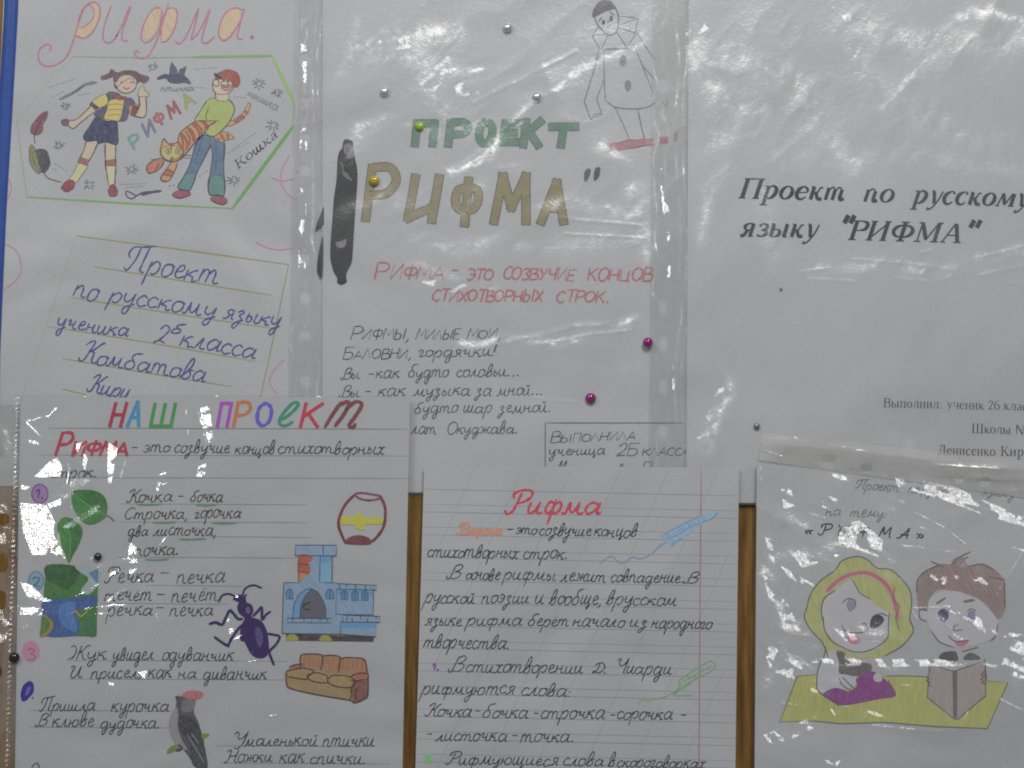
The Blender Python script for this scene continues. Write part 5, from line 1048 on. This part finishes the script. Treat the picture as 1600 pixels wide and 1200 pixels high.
s.fill('open_book', (152, 138, 132), "1050,425 1190,462 1365,410 1370,600 1210,735 1190,730 1040,610", T=R4, smooth=False, kind='wash'); s.fill('book_spine', (104, 92, 84), "1182,462 1210,460 1208,728 1188,728", T=R4, smooth=False)
s.line('pencil_line', PO, "1050,425 1190,462 1365,400 1370,600 1210,735 1190,730 1040,610 1050,425", 1.6, smooth=False, T=R4); s.line('pencil_line', PO, "1190,462 1188,728", 1.4, T=R4)
for st in ("1050,485 1035,495 1050,505 1035,515 1052,525 1045,540 1062,545", "1365,460 1345,480 1362,490 1345,505 1360,515 1350,530 1375,530", "1060,410 1055,470", "1365,390 1375,520", "1060,230 1110,295 1190,325", "1440,190 1425,260 1400,290", "1235,350 1330,325", "1040,120 1000,115 998,160 1035,180"): s.line('pencil_line', PO, st, 1.6, T=R4)
for st in ("980,960 985,890 1030,840 1110,805", "1060,785 1130,815", "1185,800 1215,765 1285,730", "1250,770 1270,760", "1270,815 1350,800 1420,835", "1380,870 1480,890", "1475,890 1480,1050"): s.line('pencil_line', PO, st, 1.7, T=R3)
s.flush()
def relief6(X, Y):
    return film_relief(X, Y, [(1240, 790, 80, 90, .5), (1360, 850, 110, 70, .6), (1250, 940, 70, 100, .5), (1480, 780, 150, 40, .7), (1540, 960, 110, 110, .45), (1330, 1000, 120, 80, .45), (1250, 1080, 60, 60, .5), (1420, 1120, 150, 40, .35), (1350, 1180, 200, 30, .2)], .14,
        patches=[([(1218, 760), (1232, 755), (1240, 790), (1222, 795)], .1), ([(1243, 758), (1262, 765), (1256, 776)], .1), ([(1285, 772), (1306, 778), (1304, 800), (1280, 790)], .25), ([(1310, 818), (1340, 812), (1376, 842), (1376, 872), (1350, 862), (1306, 850)], -.35),
                 ([(1395, 745), (1440, 750), (1490, 760), (1520, 775), (1600, 808), (1600, 822), (1540, 806), (1470, 780), (1400, 760)], -.25), ([(1280, 735), (1330, 745), (1326, 752), (1290, 744)], .1), ([(1190, 895), (1210, 905), (1250, 985), (1262, 990), (1250, 1005), (1225, 970), (1198, 930)], .05),
                 ([(1215, 880), (1270, 912), (1276, 928), (1230, 900)], .05), ([(1190, 1010), (1230, 1000), (1270, 1050), (1275, 1080), (1240, 1075), (1200, 1040)], .25), ([(1230, 1026), (1510, 1028), (1510, 1038), (1380, 1040), (1240, 1032)], -.25), ([(1190, 1145), (1270, 1118), (1280, 1130), (1220, 1160), (1200, 1158)], .2),
                 ([(1352, 1105), (1380, 1112), (1372, 1125), (1356, 1118)], 0), ([(1470, 950), (1540, 960), (1560, 1000), (1500, 1000), (1480, 985)], .3), ([(1565, 985), (1600, 990), (1600, 1060), (1560, 1050)], .15), ([(1440, 895), (1530, 900), (1545, 915), (1470, 912)], .3), ([(1215, 868), (1300, 850), (1330, 860), (1240, 890)], .45),
                 ([(1300, 980), (1360, 975), (1380, 1000), (1320, 1000)], .35), ([(1286, 1184), (1312, 1184), (1306, 1194), (1290, 1190)], -.1), ([(1193, 838), (1205, 842), (1208, 878), (1200, 870)], .0)],
        ridges=[([(1182, 735), (1180, 790), (1178, 900)], .9), ([(1186, 730), (1188, 760)], 1.2), ([(1428, 800), (1470, 822), (1505, 848)], 1.3), ([(1410, 816), (1416, 819)], 1.4), ([(1435, 822), (1448, 828)], 1.6), ([(1580, 855), (1600, 860)], 1.8), ([(1565, 812), (1600, 822)], 1.6), ([(1484, 1190), (1500, 1130), (1520, 1080)], 1.2), ([(1540, 950), (1570, 900), (1595, 860)], .9),
                ([(1560, 1090), (1600, 1110)], 2.0), ([(1405, 1068), (1424, 1069)], 1.4), ([(1230, 1072), (1262, 1084)], 1.5), ([(1218, 1095), (1262, 1102)], 1.2), ([(1296, 1105), (1302, 1115)], 1.8), ([(1360, 1130), (1470, 1140)], 1.6), ([(1310, 1100), (1330, 1102)], 1.6), ([(1565, 1195), (1580, 1200)], 1.4), ([(1430, 965), (1420, 948), (1480, 946)], 1.2), ([(1260, 800), (1300, 812)], 1.2), ([(1400, 850), (1490, 862)], 1.1)],
        veils=[([(1190, 900), (1240, 980), (1260, 1010)], 18, .95), ([(1300, 860), (1360, 840), (1390, 880)], 22, .7), ([(1230, 790), (1250, 830)], 14, .6), ([(1260, 930), (1330, 990), (1400, 960)], 20, .6), ([(1480, 890), (1560, 900)], 16, .6), ([(1460, 960), (1540, 970), (1560, 1010)], 18, .75), ([(1400, 750), (1500, 780), (1600, 815)], 9, .9), ([(1200, 1060), (1230, 1010), (1280, 1080)], 14, .7),
               ([(1190, 1150), (1270, 1130)], 12, .7), ([(1230, 1032), (1400, 1035), (1590, 1030)], 6, .9), ([(1350, 1110), (1400, 1120)], 10, .7), ([(1580, 1000), (1590, 1060)], 14, .7), ([(1200, 880), (1330, 850), (1400, 880)], 10, .8), ([(1400, 1140), (1520, 1100), (1590, 1120)], 10, .4), ([(1250, 1200), (1400, 1185)], 10, .3), ([(1440, 830), (1420, 900)], 14, .4)],
        size=17, seed=17, ang=.5, ax=1.8)
def top6(X): return 722 + np.clip(X - 1181, 0, 600) * .085
film('clear_sleeve', [(1178, 716), (1762, 766), (1762, 1262), (1174, 1262)], 10.0, FILM_CRISP, p6, 1.35, relief6)
STRIP6 = film_mat(.42, 1.9, .14, .45, (.93, .93, .90), .5, 'margin_film_yellowed', (.3, 1, 1))
q6 = [(1190, 676), (1762, 738), (1762, 800), (1184, 718)]
def relief6m(X, Y):
    return film_relief(X, Y, [(1200, 690, 40, 20, .6), (1500, 740, 150, 20, .5)], .3, patches=[([(1192, 680), (1216, 674), (1200, 694)], -.1)],
                     ridges=[([(1456, 725), (1560, 731)], 1.8), ([(1240, 684), (1246, 688)], 1.5), ([(1520, 744), (1530, 748)], 1.8), ([(1290, 694), (1350, 705)], 1.0), ([(1186, 702), (1220, 712)], 1.2)], size=18, seed=23, ang=.12, ax=3.5)
film('punched_margin', q6, 10.4, STRIP6, p6, 1.35, relief6m, keep=cut([(1281, 709, 1303, 721), (1342, 724, 1360, 735), (1488, 741, 1502, 752), (1528, 745, 1543, 757)]))

# ------------------------------------------------------------------ rhinestones glued on the centre page, pins
def dome_mesh(name, r, hgt, facets=12):
    V = []; F = []
    prof = ((1.0, 0), (1.0, .18), (.86, .52), (.6, .82), (.34, .95))
    for a, b in prof:
        for k in range(facets):
            t = 2 * math.pi * (k + (.5 if prof.index((a, b)) % 2 else 0)) / facets
            V.append((r * a * math.cos(t), -hgt * b, r * a * math.sin(t)))
    V.append((0, -hgt * .98, 0)); n = len(prof)
    for i in range(n - 1):
        for k in range(facets): F.append((i*facets + k, i*facets + (k+1) % facets, (i+1)*facets + (k+1) % facets, (i+1)*facets + k))
    for k in range(facets): F.append(((n-1)*facets + k, (n-1)*facets + (k+1) % facets, len(V) - 1))
    me = bpy.data.meshes.new(name); me.from_pydata(V, [], F); me.update()
    return me
def gem(name, x, y, d, r, mat, label, cat, group=None, hgt=.9, facets=12):
    me = dome_mesh(name, r * S, r * S * hgt, 24); me.materials.append(mat); me.polygons.foreach_set('use_smooth', [True] * len(me.polygons))
    o = bpy.data.objects.new(name, me); C.objects.link(o); o.location = P(x, y, d)
    return tag(o, label, cat, group)
def gem_mat(col, name):
    m = plain(col, .08, .9, name, 1.0); return m
SILVER = plain((.98, .98, .98), .28, 1.0, 'silver_foil_stone', 1.0, .75)
gs = 'rhinestones stuck on the centre page'
gem('rhinestone', 793, 43, 3.2, 7.5, SILVER, 'topmost silver rhinestone, near the upper edge of the centre page', 'rhinestone', gs)
gem('rhinestone', 601, 143, 3.2, 7.5, SILVER, 'silver rhinestone left of the other two silver ones, above the black cutout', 'rhinestone', gs)
gem('rhinestone', 839, 151, 3.2, 7.5, SILVER, 'silver rhinestone just above the green heading, left of the clown', 'rhinestone', gs)
gem('rhinestone', 656, 197, 3.2, 7, gem_mat((.42, .62, .03), 'lime_stone'), 'lime green rhinestone on the first letter of the green heading', 'rhinestone', gs)
gem('rhinestone', 585, 282, 3.2, 8, gem_mat((.6, .45, .01), 'yellow_stone'), 'amber yellow rhinestone on the first letter of the gold heading', 'rhinestone', gs)
MG = gem_mat((.32, .012, .17), 'magenta_stone')
gem('rhinestone', 1012, 535, 5.2, 8, MG, 'magenta rhinestone beside the punched margin right of the poem', 'rhinestone', gs)
gem('rhinestone', 923, 622, 3.2, 8.5, MG, 'magenta rhinestone above the boxed signature of the centre page', 'rhinestone', gs)
# push pins
def pin(x, y, d, r, col, label, metal=0):
    root = thing('push_pin', label, 'pin', 'pins holding the pages'); m = plain(col, .22, .7, 'pin_head', .6, metal)
    me = dome_mesh('pin_head', r * S, r * S * .8, 20); me.materials.append(m); me.polygons.foreach_set('use_smooth', [True] * len(me.polygons))
    o = bpy.data.objects.new('pin_head', me); C.objects.link(o); o.parent = root
    me2 = bpy.data.meshes.new('pin_shaft'); a = .6 * S * 2
    V = [(a * math.cos(t * math.pi / 3), yy, a * math.sin(t * math.pi / 3)) for yy in (0.0, .010) for t in range(6)]
    me2.from_pydata(V, [], [(k, (k+1) % 6, 6 + (k+1) % 6, 6 + k) for k in range(6)]); me2.materials.append(m)
    o2 = bpy.data.objects.new('pin_shaft', me2); C.objects.link(o2); o2.parent = root
    root.location = P(x, y, d)
pin(155, 869, 8.0, 6.2, (.02, .02, .025), 'small black pin below the leaf pictures on the ruled page')
pin(1182, 666, 5.0, 5, (.30, .30, .31), 'small grey pin near the crinkled sleeve corner on the printed page', .5)
pin(25, 1026, 8.2, 8.5, (.015, .015, .02), 'black pin in the punched margin beside the pink number three')
pin(1220, 452, 5.0, 2.0, (.12, .12, .13), 'tiny grey pin head under the printed word on the right page', .3)
